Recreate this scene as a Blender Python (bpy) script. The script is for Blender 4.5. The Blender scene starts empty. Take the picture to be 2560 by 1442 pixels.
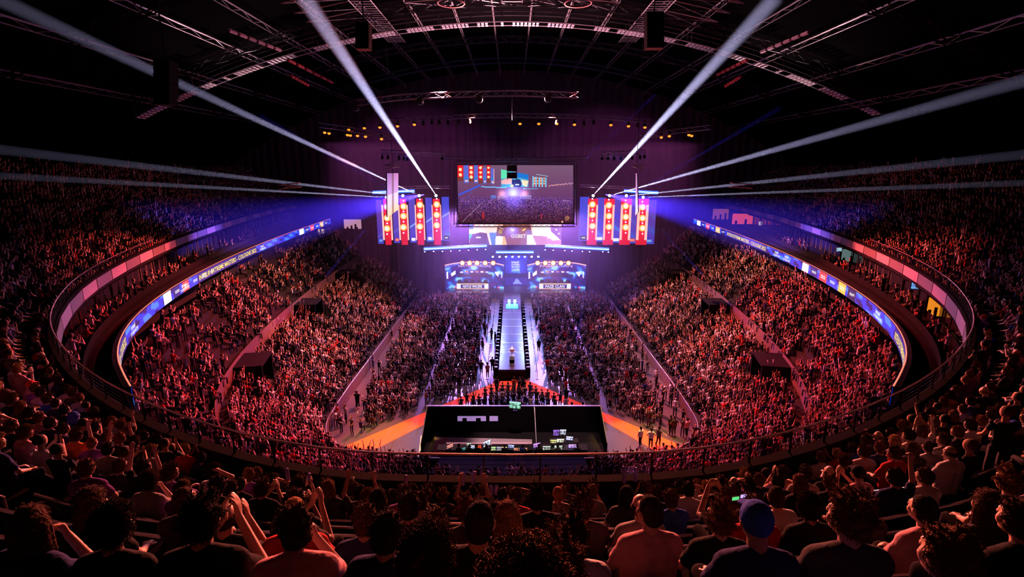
import bpy, math, random
import numpy as np
from mathutils import Vector, Matrix, noise
R_ = random.Random(7)
rng = np.random.default_rng(11)
SC = bpy.context.scene
COL = SC.collection
PI = math.pi
# ------------------------------------------------------------------ camera
F = 1280.0
PITCH = math.radians(13.0)
CP, SP = math.cos(PITCH), math.sin(PITCH)
CAMZ = 22.0
cd = bpy.data.cameras.new('camera'); cam = bpy.data.objects.new('camera', cd); COL.objects.link(cam)
cam.location = (0, 0, CAMZ); cam.rotation_euler = (PI/2 - PITCH, 0, 0)
cd.sensor_width = 36; cd.lens = 18; cd.clip_start = 0.05; cd.clip_end = 500
SC.camera = cam
SC.view_settings.view_transform = 'Standard'; SC.view_settings.look = 'None'
SC.view_settings.gamma = 1; SC.view_settings.exposure = 0
SC.view_settings.use_curve_mapping = False

def ray(px, py):
    s = (px - 1280) / F; t = (py - 721) / F
    return np.array([s, CP - t*SP, -(SP + t*CP)])
def at(px, py, Y=None, z=None, X=None):
    """the point of the place seen at a pixel, on the plane Y / z / X = const"""
    d = ray(px, py)
    if Y is not None: k = Y / d[1]
    elif z is not None: k = (z - CAMZ) / d[2]
    else: k = X / d[0]
    return Vector((d[0]*k, d[1]*k, CAMZ + d[2]*k))
def proj(P):
    P = np.asarray(P, float); x, y, z = P[..., 0], P[..., 1], P[..., 2] - CAMZ
    dep = y*CP - z*SP; up = y*SP + z*CP
    dep = np.where(dep < 0.05, 0.05, dep)
    return 1280 + F*x/dep, 721 - F*up/dep, dep
def infront(P):
    return P[..., 1]*CP - (P[..., 2]-CAMZ)*SP

# ------------------------------------------------------------------ mesh builder
class MB:
    def __init__(s): s.v = []; s.f = []; s.c = []; s.cc = None
    def add(s, v, f):
        b = len(s.v); s.v.extend([tuple(p) for p in v]); s.f.extend([tuple(i+b for i in q) for q in f])
        s.c.extend([s.cc]*len(f)); return s
    def box(s, c, d, rz=0, M=None):
        x, y, z = d[0]/2, d[1]/2, d[2]/2
        v = [Vector((a*x, b*y, e*z)) for e in (-1, 1) for a, b in ((-1,-1),(1,-1),(1,1),(-1,1))]
        if M is None: M = Matrix.Rotation(rz, 3, 'Z')
        v = [M @ p + Vector(c) for p in v]
        return s.add(v, [(3,2,1,0),(4,5,6,7),(0,1,5,4),(1,2,6,5),(2,3,7,6),(3,0,4,7)])
    def bb(s, lo, hi):
        return s.box([(a+b)/2 for a, b in zip(lo, hi)], [abs(b-a) for a, b in zip(lo, hi)])
    def tube(s, pts, r, n=6, caps=True):
        pts = [Vector(p) for p in pts]; m = len(pts)
        rs = r if isinstance(r, (list, tuple)) else [r]*m
        vs = []; ref = None
        for i, p in enumerate(pts):
            t = (pts[min(i+1, m-1)] - pts[max(i-1, 0)])
            if t.length < 1e-9: t = Vector((0,0,1))
            t.normalize()
            if ref is None: ref = Vector((0,0,1)) if abs(t.z) < .9 else Vector((1,0,0))
            a = t.cross(ref)
            if a.length < 1e-6: a = t.orthogonal()
            a.normalize(); b = t.cross(a).normalized()
            for k in range(n):
                an = 2*PI*k/n
                vs.append(p + (a*math.cos(an) + b*math.sin(an))*rs[i])
        fs = [(i*n+k, i*n+(k+1) % n, (i+1)*n+(k+1) % n, (i+1)*n+k) for i in range(m-1) for k in range(n)]
        if caps: fs += [tuple(range(n))[::-1], tuple((m-1)*n+k for k in range(n))]
        return s.add(vs, fs)
    def ball(s, c, r, nu=10, nv=6, M=None):
        rx, ry, rz = (r, r, r) if not isinstance(r, (tuple, list)) else r
        vs = [(0,0,1)]; 
        for j in range(1, nv):
            ph = PI*j/nv
            for k in range(nu):
                th = 2*PI*k/nu; vs.append((math.sin(ph)*math.cos(th), math.sin(ph)*math.sin(th), math.cos(ph)))
        vs.append((0,0,-1)); L = len(vs)-1
        fs = [(0, 1+k, 1+(k+1) % nu) for k in range(nu)]
        for j in range(nv-2):
            for k in range(nu):
                a = 1+j*nu+k; b = 1+j*nu+(k+1) % nu; fs.append((a, a+nu, b+nu, b))
        fs += [(1+(nv-2)*nu+k, L, 1+(nv-2)*nu+(k+1) % nu) for k in range(nu)]
        P = [Vector((x*rx, y*ry, z*rz)) for x, y, z in vs]
        if M is not None: P = [M @ p for p in P]
        return s.add([p + Vector(c) for p in P], fs)
    def cone(s, a, b, ra, rb, n=10):            # capsule with two radii (round cone)
        a = Vector(a); b = Vector(b)
        s.tube([a, b], [ra, rb], n); s.ball(a, ra, n, max(4, n//2)); s.ball(b, rb, n, max(4, n//2)); return s
    def lathe(s, c, prof, n=16):
        vs = []; m = len(prof)
        for r, z in prof:
            for k in range(n):
                an = 2*PI*k/n; vs.append((c[0]+r*math.cos(an), c[1]+r*math.sin(an), c[2]+z))
        fs = [(i*n+k, i*n+(k+1) % n, (i+1)*n+(k+1) % n, (i+1)*n+k) for i in range(m-1) for k in range(n)]
        fs += [tuple(range(n))[::-1], tuple((m-1)*n+k for k in range(n))]
        return s.add(vs, fs)
    def sweep(s, A, B):
        """strip of quads between two polylines"""
        n = len(A)
        return s.add(list(A)+list(B), [(i, i+1, n+i+1, n+i) for i in range(n-1)])
    def prof(s, path, nrm, section, closed=True):
        """sweep a section of (outward offset, z) along a plan path with outward normals"""
        n = len(path); m = len(section); vs = []
        for (x, y), (a, b) in zip(path, nrm):
            for o, z in section: vs.append((x+a*o, y+b*o, z))
        fs = []
        K = m if closed else m-1
        for i in range(n-1):
            for k in range(K):
                fs.append((i*m+k, i*m+(k+1) % m, (i+1)*m+(k+1) % m, (i+1)*m+k))
        if closed: fs += [tuple(range(m))[::-1], tuple((n-1)*m+k for k in range(m))]
        return s.add(vs, fs)
def mesh_of(name, mb, m, off=(0,0,0), smooth=False):
    me = bpy.data.meshes.new(name)
    o = Vector(off)
    me.from_pydata([tuple(Vector(p)-o) for p in mb.v], [], mb.f)
    if any(c is not None for c in mb.c):
        at_ = me.color_attributes.new('Col', 'FLOAT_COLOR', 'CORNER')
        buf = []
        for f, c in zip(mb.f, mb.c):
            buf += list(tuple(c or (0,0,0))[:3]+(1.0,))*len(f)
        at_.data.foreach_set('color', buf)
    if m is not None: me.materials.append(m)
    if smooth: me.polygons.foreach_set('use_smooth', [True]*len(me.polygons))
    me.update(); return me
def tag(o, label=None, cat=None, group=None, kind=None):
    if label: o['label'] = label
    if cat: o['category'] = cat
    if group: o['group'] = group
    if kind: o['kind'] = kind
    return o
def obj(name, mb, m, parent=None, smooth=False, label=None, **k):
    off = parent.matrix_basis.translation if parent is not None else (0,0,0)
    if parent is not None and parent.parent is not None: off = parent.parent.matrix_basis.translation + parent.matrix_basis.translation
    org = Vector(off)
    if parent is None and mb.v and not k.get('origin0'):
        a = np.array(mb.v); org = Vector(((a[:,0].min()+a[:,0].max())/2, (a[:,1].min()+a[:,1].max())/2, a[:,2].min()))
    me = mesh_of(name, mb, m, org, smooth)
    o = bpy.data.objects.new(name, me); COL.objects.link(o)
    if parent is not None: o.parent = parent
    else: o.location = org
    if label: o['label'] = label
    return o
def thing(name, label, cat, loc=(0,0,0), group=None):
    o = bpy.data.objects.new(name, None); COL.objects.link(o); o.location = loc
    return tag(o, label, cat, group)
def struct(name, mb, m, parent=None, smooth=False):
    o = obj(name, mb, m, parent, smooth)
    if parent is None: o['kind'] = 'structure'
    return o
# ------------------------------------------------------------------ materials
def lin(c):
    return tuple(((x/255)/12.92 if x/255 <= .04045 else ((x/255+.055)/1.055)**2.4) for x in c)
def mat(name, col, rough=.6, metal=0, emit=None, es=1, bump=0, nscale=8, var=.25, spec=.5, sample=True):
    m = bpy.data.materials.new(name); m.use_nodes = True; nt = m.node_tree; b = nt.nodes['Principled BSDF']
    b.inputs['Roughness'].default_value = rough; b.inputs['Metallic'].default_value = metal
    b.inputs['Specular IOR Level'].default_value = spec
    if col == 'Col':
        a = nt.nodes.new('ShaderNodeAttribute'); a.attribute_name = 'Col'; nt.links.new(a.outputs['Color'], b.inputs['Base Color'])
    else:
        tc = nt.nodes.new('ShaderNodeTexCoord'); n = nt.nodes.new('ShaderNodeTexNoise'); n.inputs['Scale'].default_value = nscale
        nt.links.new(tc.outputs['Object'], n.inputs['Vector'])
        mx = nt.nodes.new('ShaderNodeMix'); mx.data_type = 'RGBA'
        mx.inputs[6].default_value = (*[x*(1-var) for x in col], 1); mx.inputs[7].default_value = (*[min(1, x*(1+var)) for x in col], 1)
        nt.links.new(n.outputs['Fac'], mx.inputs[0]); nt.links.new(mx.outputs[2], b.inputs['Base Color'])
        if bump:
            bp = nt.nodes.new('ShaderNodeBump'); bp.inputs['Strength'].default_value = bump; bp.inputs['Distance'].default_value = .02
            nt.links.new(n.outputs['Fac'], bp.inputs['Height']); nt.links.new(bp.outputs['Normal'], b.inputs['Normal'])
    if emit is not None:
        if emit == 'Col':
            a = nt.nodes.new('ShaderNodeAttribute'); a.attribute_name = 'Col'; nt.links.new(a.outputs['Color'], b.inputs['Emission Color'])
            b.inputs['Base Color'].default_value = (.01,.01,.01,1)
            for l in list(b.inputs['Base Color'].links): nt.links.remove(l)
        else: b.inputs['Emission Color'].default_value = (*emit, 1)
        b.inputs['Emission Strength'].default_value = es
        if not sample: m.cycles.emission_sampling = 'NONE'
    return m
M = {}
M['black'] = mat('black_fabric', (.009,.008,.010), .95, spec=.03)
M['concrete'] = mat('dark_concrete', (.018,.016,.02), .9, bump=.3, nscale=3, spec=.05)
M['step'] = mat('tier_steps', (.018,.016,.018), .9, spec=.05)
M['wallp'] = mat('painted_wall', (.09,.06,.065), .8, spec=.1)
M['metal'] = mat('black_metal', (.03,.03,.032), .35, .8)
M['alu'] = mat('aluminium_truss', (.55,.52,.55), .3, .9)
M['darkalu'] = mat('dark_truss', (.2,.19,.2), .35, .8)
M['curtain'] = mat('black_curtain', (.06,.045,.06), .95, nscale=.3, var=.15)
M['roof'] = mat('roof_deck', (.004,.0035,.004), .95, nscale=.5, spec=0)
M['screen'] = mat('led_screen', (.01,.01,.01), .4, emit='Col', es=1.15, sample=False)
M['screenhi'] = mat('led_screen_bright', (.01,.01,.01), .4, emit='Col', es=1.45, sample=False)
M['letter'] = mat('lit_lettering', (.01,.01,.01), .4, emit=(1,1,1), es=1.1, sample=False)
M['lety'] = mat('yellow_lettering', (.01,.01,.01), .4, emit=(1,.75,.1), es=1.2, sample=False)
M['bluetube'] = mat('blue_led_tube', (.01,.01,.01), .4, emit=(.02,.09,1.0), es=3.6)
M['bluecore'] = mat('blue_led_core', (.01,.01,.01), .4, emit=(.4,.65,1.0), es=2.6)
M['blinder'] = mat('amber_blinder', (.01,.01,.01), .4, emit=(1,.22,.04), es=2.6)
M['blindcore'] = mat('blinder_core', (.01,.01,.01), .4, emit=(1,.6,.25), es=7)
M['whitelamp'] = mat('white_lamp', (.01,.01,.01), .4, emit=(.8,.85,1), es=14)
M['bluelamp'] = mat('blue_lamp', (.01,.01,.01), .4, emit=(.25,.3,1), es=9)
M['violetlamp'] = mat('violet_lamp', (.01,.01,.01), .4, emit=(.6,.4,1), es=4)
M['amberlamp'] = mat('amber_lamp', (.01,.01,.01), .4, emit=(1,.24,.02), es=1.9)
M['cyanlamp'] = mat('cyan_lamp', (.01,.01,.01), .4, emit=(.1,.6,1), es=20)
M['redface'] = mat('red_tower_face', (.6,.02,.04), .6, emit=(.85,.015,.04), es=.75, sample=False)
M['strip'] = mat('warm_led_strip', (.01,.01,.01), .4, emit=(1,.42,.4), es=1.5, sample=False)

# ------------------------------------------------------------------ canvas (LED pictures)
class Canvas:
    def __init__(s, w, h, c=(0,0,0)):
        s.w, s.h = w, h; s.a = np.zeros((h, w, 3)); s.a[:] = c
        s.Y, s.X = np.mgrid[0:h, 0:w]; s.k = 1.0
    def at(s, mask, c, al=1.0):
        m = np.asarray(mask, float)[..., None]*al; s.a = s.a*(1-m) + np.array(c, float)*m
    def rect(s, x0, y0, x1, y1, c, al=1.0):
        k = s.k; s.at((s.X >= x0*k) & (s.X < x1*k) & (s.Y >= y0*k) & (s.Y < y1*k), c, al)
    def disc(s, x, y, r, c, al=1.0, soft=0):
        k = s.k; d = np.hypot(s.X-x*k, s.Y-y*k); r = r*k
        s.at(np.clip((r-d)/max(soft*k, 1e-6)+.5, 0, 1) if soft else d < r, c, al)
    def glow(s, x, y, r, c, al=1.0):
        k = s.k; d2 = (s.X-x*k)**2 + (s.Y-y*k)**2; s.a = s.a + np.exp(-d2/(r*k)**2)[..., None]*np.array(c, float)*al
    def poly(s, pts, c, al=1.0):
        k = s.k; x, y = s.X+.5, s.Y+.5; ins = np.zeros(x.shape, bool); n = len(pts)
        for i in range(n):
            x0, y0 = pts[i][0]*k, pts[i][1]*k; x1, y1 = pts[(i+1) % n][0]*k, pts[(i+1) % n][1]*k
            if y0 == y1: continue
            cr = ((y0 > y) != (y1 > y)) & (x < (x1-x0)*(y-y0)/(y1-y0)+x0); ins ^= cr
        s.at(ins, c, al)
    def line(s, x0, y0, x1, y1, w, c, al=1.0):
        dx, dy = x1-x0, y1-y0; L = math.hypot(dx, dy); nx, ny = -dy/L*w/2, dx/L*w/2
        s.poly([(x0+nx, y0+ny), (x1+nx, y1+ny), (x1-nx, y1-ny), (x0-nx, y0-ny)], c, al)
def canvas_mesh(name, cv, P, m, parent=None, flip=False):
    """P(u, v) -> point; u 0..1 left to right, v 0..1 top to bottom"""
    h, w = cv.h, cv.w
    V = [P(i/w, j/h) for j in range(h+1) for i in range(w+1)]
    off = Vector((0,0,0))
    if parent is not None:
        off = parent.location.copy()
        if parent.parent: off += parent.parent.location
    me = bpy.data.meshes.new(name)
    Fs = [((j+1)*(w+1)+i, (j+1)*(w+1)+i+1, j*(w+1)+i+1, j*(w+1)+i) for j in range(h) for i in range(w)]
    me.from_pydata([tuple(Vector(p)-off) for p in V], [], Fs)
    c = np.clip(cv.a, 0, 400)/255.0
    l = np.where(c <= .04045, c/12.92, ((c+.055)/1.055)**2.4).reshape(-1, 3)
    l4 = np.ones((len(l), 4)); l4[:, :3] = l
    at_ = me.color_attributes.new('Col', 'FLOAT_COLOR', 'CORNER'); at_.data.foreach_set('color', np.repeat(l4, 4, axis=0).ravel())
    me.materials.append(m); o = bpy.data.objects.new(name, me); COL.objects.link(o)
    if parent is not None: o.parent = parent
    return o
def plane_uv(A, B, D):
    """A top-left, B top-right, D bottom-left"""
    A, B, D = Vector(A), Vector(B), Vector(D)
    return lambda u, v: A + (B-A)*u + (D-A)*v
_tc = {}
def text_mesh(s):
    if s in _tc: return _tc[s]
    cu = bpy.data.curves.new('txt', 'FONT'); cu.body = s; cu.size = 1; cu.resolution_u = 2; cu.offset = .012
    o = bpy.data.objects.new('txt', cu); COL.objects.link(o)
    dg = bpy.context.evaluated_depsgraph_get(); dg.update(); me = o.evaluated_get(dg).to_mesh()
    V = np.array([v.co[:] for v in me.vertices]); Fc = [tuple(p.vertices) for p in me.polygons]
    o.evaluated_get(dg).to_mesh_clear(); bpy.data.objects.remove(o); bpy.data.curves.remove(cu)
    V[:, 0] -= V[:, 0].min(); V[:, 1] -= V[:, 1].min(); w, h = V[:, 0].max(), V[:, 1].max()
    V[:, 0] /= w; V[:, 1] /= h
    _tc[s] = (V, Fc, w/h); return _tc[s]
def text_mb(s, P, u0, v0, u1, v1, lift=Vector((0,0,0)), mb=None):
    """lettering laid in the rectangle u0..u1, v0..v1 of the surface P"""
    V, Fc, asp = text_mesh(s); mb = mb or MB()
    mb.add([Vector(P(u0+(u1-u0)*x, v1+(v0-v1)*y)) + lift for x, y, _ in V], Fc); return mb
ORD = 'first second third fourth fifth sixth seventh eighth ninth tenth eleventh twelfth thirteenth fourteenth fifteenth sixteenth seventeenth eighteenth nineteenth twentieth'.split()
def ordw(i):
    if i < 20: return ORD[i]
    t = {2: 'twenty', 3: 'thirty', 4: 'forty', 5: 'fifty'}[(i+1)//10]; r = (i+1) % 10
    return (t + '-' + ORD[r-1]) if r else {20: 'twentieth', 30: 'thirtieth', 40: 'fortieth', 50: 'fiftieth'}[i+1]
CARD = 'one two three four five six seven eight nine ten eleven twelve thirteen fourteen fifteen sixteen seventeen eighteen nineteen twenty'.split()
def dup(root, loc, rz=0, label=None, group=None, mats=None):
    r = root.copy(); COL.objects.link(r); r.location = loc; r.rotation_euler = (0, 0, rz)
    if label: r['label'] = label
    if group: r['group'] = group
    for ch in root.children:
        c = ch.copy(); COL.objects.link(c); c.parent = r
        for g in ch.children:
            d = g.copy(); COL.objects.link(d); d.parent = c
    return r
# ================================================================== plan curves
def chaikin(P, it=3):
    P = np.array(P, float)
    for _ in range(it):
        Q = [P[0]]
        for a, b in zip(P[:-1], P[1:]): Q += [a*.75+b*.25, a*.25+b*.75]
        Q.append(P[-1]); P = np.array(Q)
    return P
# inner barrier and ribbon curve as pairs (x, y, x, y), left side from the near centre to the stage end
pairs = chaikin([(0,34,0,12.6),(-4.5,34,-4.5,12.7),(-8,34.1,-9.5,14.4),(-11.5,34.6,-14,17.4),(-15.6,37.5,-20.8,25),(-16.2,44,-25.6,37),
                 (-16.2,58,-29.2,55),(-16.2,73,-31.2,73),(-16.2,88,-32.6,92)], 3)
INN, OUT = pairs[:, :2], pairs[:, 2:]
SP_L = chaikin([(0,9.5),(-4.2,9.6),(-9,11.7),(-14,15.2),(-19.4,20.5),(-25.4,30),(-31.4,46),(-36,64),(-39.5,82),(-41.5,102),(-42,122)], 3)
def resample(P, step):
    P = np.asarray(P); d = np.r_[0, np.cumsum(np.hypot(*np.diff(P[:, :2], axis=0).T))]
    n = max(2, int(d[-1]/step)+1); t = np.linspace(0, d[-1], n)
    return np.stack([np.interp(t, d, P[:, k]) for k in range(P.shape[1])], 1), t
def full(P):
    """mirror a left-hand curve into left end -> centre -> right end"""
    L = P[::-1]; Rr = P[1:].copy(); Rr[:, 0] *= -1; return np.vstack([L, Rr])
def outn(P):
    """outward normals for a curve running left end -> near centre -> right end"""
    t = np.gradient(P, axis=0); n = np.stack([t[:, 1], -t[:, 0]], 1); return n/np.linalg.norm(n, axis=1)[:, None]
SF, S_T = resample(full(SP_L), 1.0); SN = outn(SF)
s_mid = S_T[-1]/2
RFULL, _ = resample(full(OUT), 1.0); RN = outn(RFULL)
# ------------------------------------------------------------------ floor
fl = mat('arena_floor', (.045,.04,.05), .34, bump=.05, nscale=.6, var=.35)
b = fl.node_tree.nodes['Principled BSDF']
mb = MB(); mb.bb((-46,4,-.3),(46,104,0)); struct('floor', mb, fl)
# ------------------------------------------------------------------ lower bowl
NA, NB = 12, 9
WA = np.linspace(.03, .60, NA+1); WB = np.linspace(.665, .985, NB+1)
def zA(i): return .9 + (i)*.43
def zB(i): return 6.9 + i*.52
def ringpt(w): return INN*(1-w)+OUT*w
def stepped(side):
    mb = MB(); sg = -1 if side == 'right' else 1
    def pl(w, z):
        q = ringpt(w); return [(p[0]*sg, p[1], z) for p in q]
    prev = pl(0, 0)
    cur = pl(0, 1.15); mb.sweep(prev, cur); prev = cur
    cur = pl(.006, 1.15); mb.sweep(prev, cur); prev = cur
    cur = pl(.006, zA(0)); mb.sweep(prev, cur); prev = cur
    for i in range(NA):
        cur = pl(WA[i+1], zA(i)); mb.sweep(prev, cur); prev = cur
        cur = pl(WA[i+1], zA(i+1)); mb.sweep(prev, cur); prev = cur
    cur = pl(.655, zA(NA)); mb.sweep(prev, cur); prev = cur
    for i in range(NB):
        cur = pl(WB[i], zB(i)); mb.sweep(prev, cur); prev = cur
        cur = pl(WB[i+1], zB(i)); mb.sweep(prev, cur); prev = cur
    cur = pl(1.06, zB(NB-1)); mb.sweep(prev, cur)
    return mb
for side in ('left', 'right'):
    struct('floor_lower_tier_'+side, stepped(side), M['step'])
    sg = -1 if side == 'right' else 1
    # front barrier wall with a bright capping, its pale inner face
    q = ringpt(0); mb = MB(); n0 = 24
    A = [(p[0]*sg*.996, p[1]+.03 if i < 22 else p[1], 0.02) for i, p in enumerate(q)]
    mb.sweep([(p[0]+ (.06*sg), p[1]+.05, 0.02) for p in A], [(p[0]+(.06*sg), p[1]+.05, 1.2) for p in A])
    w = struct('wall_barrier_'+side, mb, M['wallp'])
    mb = MB(); mb.tube([(p[0], p[1]+.05, 1.24) for p in A], .045, 6)
    obj('capping', mb, M['alu'], w)
    # walkway wall between the two lower tiers
    q = ringpt(.657); mb = MB()
    P = [(p[0]*sg, p[1]) for p in q]
    mb.sweep([(x, y, zA(NA)) for x, y in P], [(x, y, zB(0)+.55) for x, y in P])
    q2 = ringpt(.663); P2 = [(p[0]*sg, p[1]) for p in q2]
    mb.sweep([(x, y, zB(0)+.55) for x, y in P], [(x, y, zB(0)+.55) for x, y in P2])
    mb.sweep([(x, y, zB(0)+.55) for x, y in P2], [(x, y, zB(0)) for x, y in P2])
    struct('wall_walkway_'+side, mb, M['wallp'])
# entrance tunnels that break the seating
for side in ('left', 'right'):
    sg = -1 if side == 'right' else 1
    for k, fr in enumerate((.37, .60, .82)):
        w0, w1 = WA[9], WB[2]; q, t = resample(ringpt((w0+w1)/2), .2); f_ = fr*t[-1]
        x = np.interp(f_, t, q[:, 0])*sg; y = np.interp(f_, t, q[:, 1]); x2 = np.interp(f_+.5, t, q[:, 0])*sg; y2 = np.interp(f_+.5, t, q[:, 1]); an = math.atan2(y2-y, x2-x)
        mb = MB(); z0 = zA(9)
        mb.box((x, y, z0+2.35), (3.3, 3.0, .15), an)
        for e in (-1.6, 1.6): mb.box((x+e*math.cos(an), y+e*math.sin(an), z0+1.1), (.15, 3.0, 2.5), an)
        struct('wall_entrance_%s_%d' % (side, k+1), mb, M['black'])
# concourse wall under and behind the ribbon
mb = MB(); mb.prof(RFULL, RN, [(2.2, 10.4), (2.2, 12.5), (0.15, 12.5), (0.15, 12.7), (2.4, 12.7), (2.4, 10.4)])
struct('wall_concourse', mb, M['concrete'])
# suite terrace floor between the ribbon and the suite fronts, and the suite back wall
SOUT = SF + SN*0.0
mb = MB()
SRs = SF[(SF[:, 1] < 104)]; SNs = SN[(SF[:, 1] < 104)]
Rr, _ = resample(RFULL, 1.0)
tt = np.linspace(0, 1, 160)
def along(P, t):
    d = np.r_[0, np.cumsum(np.hypot(*np.diff(P, axis=0).T))]; d /= d[-1]
    return np.stack([np.interp(t, d, P[:, k]) for k in (0, 1)], 1)
Ra, Sa = along(RFULL, tt), along(SRs + SNs*1.2, tt)
mb.sweep([(x, y, 12.72) for x, y in Ra], [(x, y, 12.72) for x, y in Sa])
struct('floor_suite_terrace', mb, M['black'])
for side in ('left', 'right'):
    sl = slice(14, 78) if side == 'left' else slice(82, 146)
    for k, w_ in enumerate((.3, .62)):
        q = (Ra*(1-w_)+Sa*w_)[sl]; q2 = (Ra*(1-w_-.1)+Sa*(w_+.1))[sl]
        mb = MB(); mb.sweep([(x, y, 13.17) for x, y in q], [(x, y, 13.17) for x, y in q2]); mb.sweep([(x, y, 13.6) for x, y in q2], [(x, y, 13.17) for x, y in q2]); mb.sweep([(x, y, 13.17) for x, y in q], [(x, y, 12.75) for x, y in q])
        o = obj('bench_row', mb, mat('suite_seat', (.010,.009,.011), .9, spec=.05)); tag(o, 'curved dark bench row on the %s suite terrace, %s the ribbon board' % (side, 'nearest' if k == 0 else 'farther from'), 'bench', 'suite terrace benches')
mb = MB(); mb.prof(SF, SN, [(1.2, 12.7), (1.2, 14.75), (.05, 14.75), (.05, 14.95), (1.5, 14.95), (1.5, 12.7)])
struct('wall_suites', mb, M['concrete'])
# ------------------------------------------------------------------ upper tier
PITCHR, RISE, Z0 = .8, .52, 14.58
NROW = 14
mb = MB()
def offc(d): return SF + SN*d
prev = [(x, y, Z0) for x, y in offc(.15)]
for i in range(NROW):
    d1 = .95 + PITCHR*i
    z = Z0 + RISE*i
    cur = [(x, y, z) for x, y in offc(d1)]; mb.sweep(prev, cur); prev = cur
    if i < NROW-1:
        cur = [(x, y, z+RISE) for x, y in offc(d1)]; mb.sweep(prev, cur); prev = cur
struct('floor_upper_tier', mb, M['step'])
mb = MB(); mb.prof(SF, SN, [(0, 14.93), (0, 15.72), (.16, 15.72), (.16, 14.7)])
par = struct('wall_parapet', mb, M['black'])
mb = MB(); mb.prof(SF, SN, [(-.04, 15.72), (-.04, 15.78), (.2, 15.78), (.2, 15.72)])
obj('coping', mb, mat('coping_paint', (.012,.01,.012), .9, 0, spec=.03), par)
# outer walls and ceiling
dtop = .95 + PITCHR*(NROW-1)
ztop = Z0 + RISE*(NROW-1)
mb = MB(); A = offc(dtop+.6)
mb.sweep([(x, y, ztop) for x, y in offc(dtop)], [(x, y, ztop) for x, y in A])
mb.sweep([(x, y, ztop) for x, y in A], [(x, y, ztop+1.2) for x, y in A])
struct('wall_upper_rim', mb, M['black'])
def roofz(x): return 40.5 - .0056*x*x
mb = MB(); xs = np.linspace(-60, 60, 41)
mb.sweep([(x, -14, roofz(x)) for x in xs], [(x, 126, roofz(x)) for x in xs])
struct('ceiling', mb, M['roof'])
for nm, x in (('wall_left', -58), ('wall_right', 58)):
    mb = MB(); mb.bb((x-.2, -14, 8), (x+.2, 126, 21.8)); struct(nm, mb, M['black'])
mb = MB(); mb.bb((-58, -14.3, 8), (58, -14, 41)); struct('wall_back', mb, M['black'])
# curtain wall behind the stage, folded
mb = MB(); n = 420; P = []
for i in range(n+1):
    x = -58 + 116*i/n; P.append((x, 104 + .12*math.sin(i*1.1)+.06*math.sin(i*.37)))
mb.sweep([(x, y, 0) for x, y in P], [(x, y, 40.5-.0056*x*x) for x, y in P])
struct('wall_front_curtain', mb, M['curtain'])
for sg, nm in ((-1, 'left'), (1, 'right')):      # masking curtain that closes the bowl beside the stage
    mb = MB(); P = []
    for i in range(90):
        t = i/89; x = 14.2+(36-14.2)*t; P.append((sg*x, 92.5+3*t+.2*math.sin(i*1.3)))
    mb.sweep([(x, y, 0) for x, y in P], [(x, y, 11.5) for x, y in P])
    struct('wall_masking_curtain_'+nm, mb, M['curtain'])
# ------------------------------------------------------------------ suite fascia panels, posts, windows
pm = [mat('fascia_pale', (.42,.29,.28), .6), mat('fascia_brown', (.16,.12,.09), .6)]
glass = mat('suite_glass', (.02,.025,.04), .08, spec=.8)
frame_m = mat('suite_frame', (.5,.42,.42), .5)
d = S_T
def S_at(s, off=0):
    x = np.interp(s, S_T, SF[:, 0]); y = np.interp(s, S_T, SF[:, 1])
    nx = np.interp(s, S_T, SN[:, 0]); ny = np.interp(s, S_T, SN[:, 1]); return Vector((x+nx*off, y+ny*off, 0)), Vector((nx, ny, 0))
nfas = 0; k = 0
wk = 0
s = 6.0
sidecount = {'left': 0, 'right': 0}
while s < S_T[-1]-6:
    p, n = S_at(s); wlen = 3.2
    if p.y > 19 and p.y < 100:
        a, _ = S_at(s-wlen/2+.06, -.05); c, _ = S_at(s+wlen/2-.06, -.05)
        mb = MB(); q = (c-a).normalized(); nn = Vector((q.y, -q.x, 0))
        mb.add([a+Vector((0,0,14.98)), c+Vector((0,0,14.98)), c+Vector((0,0,15.62)), a+Vector((0,0,15.62)),
                a+nn*.04+Vector((0,0,14.98)), c+nn*.04+Vector((0,0,14.98)), c+nn*.04+Vector((0,0,15.62)), a+nn*.04+Vector((0,0,15.62))],
               [(0,1,2,3),(7,6,5,4),(0,4,5,1),(2,6,7,3),(1,5,6,2),(3,7,4,0)])
        o = obj('fascia_panel', mb, pm[0] if k % 2 == 0 else pm[1], par)
        # window bay behind the terrace
        a, _ = S_at(s-wlen/2+.25, 1.1); c, _ = S_at(s+wlen/2-.25, 1.1); e1 = Vector((0,0,12.9)); e2 = Vector((0,0,14.5))
        side = 'left' if p.x < 0 else 'right'; sidecount[side] += 1
        mb = MB()
        for u, v in ((a+e1, c+e1), (a+e2, c+e2), (a+e1, a+e2), (c+e1, c+e2), ((a+c)/2+e1, (a+c)/2+e2)): mb.tube([u, v], .05, 4)
        wk += 1
        w = struct('window_%d' % wk, mb, frame_m)
        mb = MB(); mb.add([a+e1, c+e1, c+e2, a+e2], [(0,1,2,3)]); obj('pane', mb, glass, w)
    k += 1; s += wlen
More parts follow.
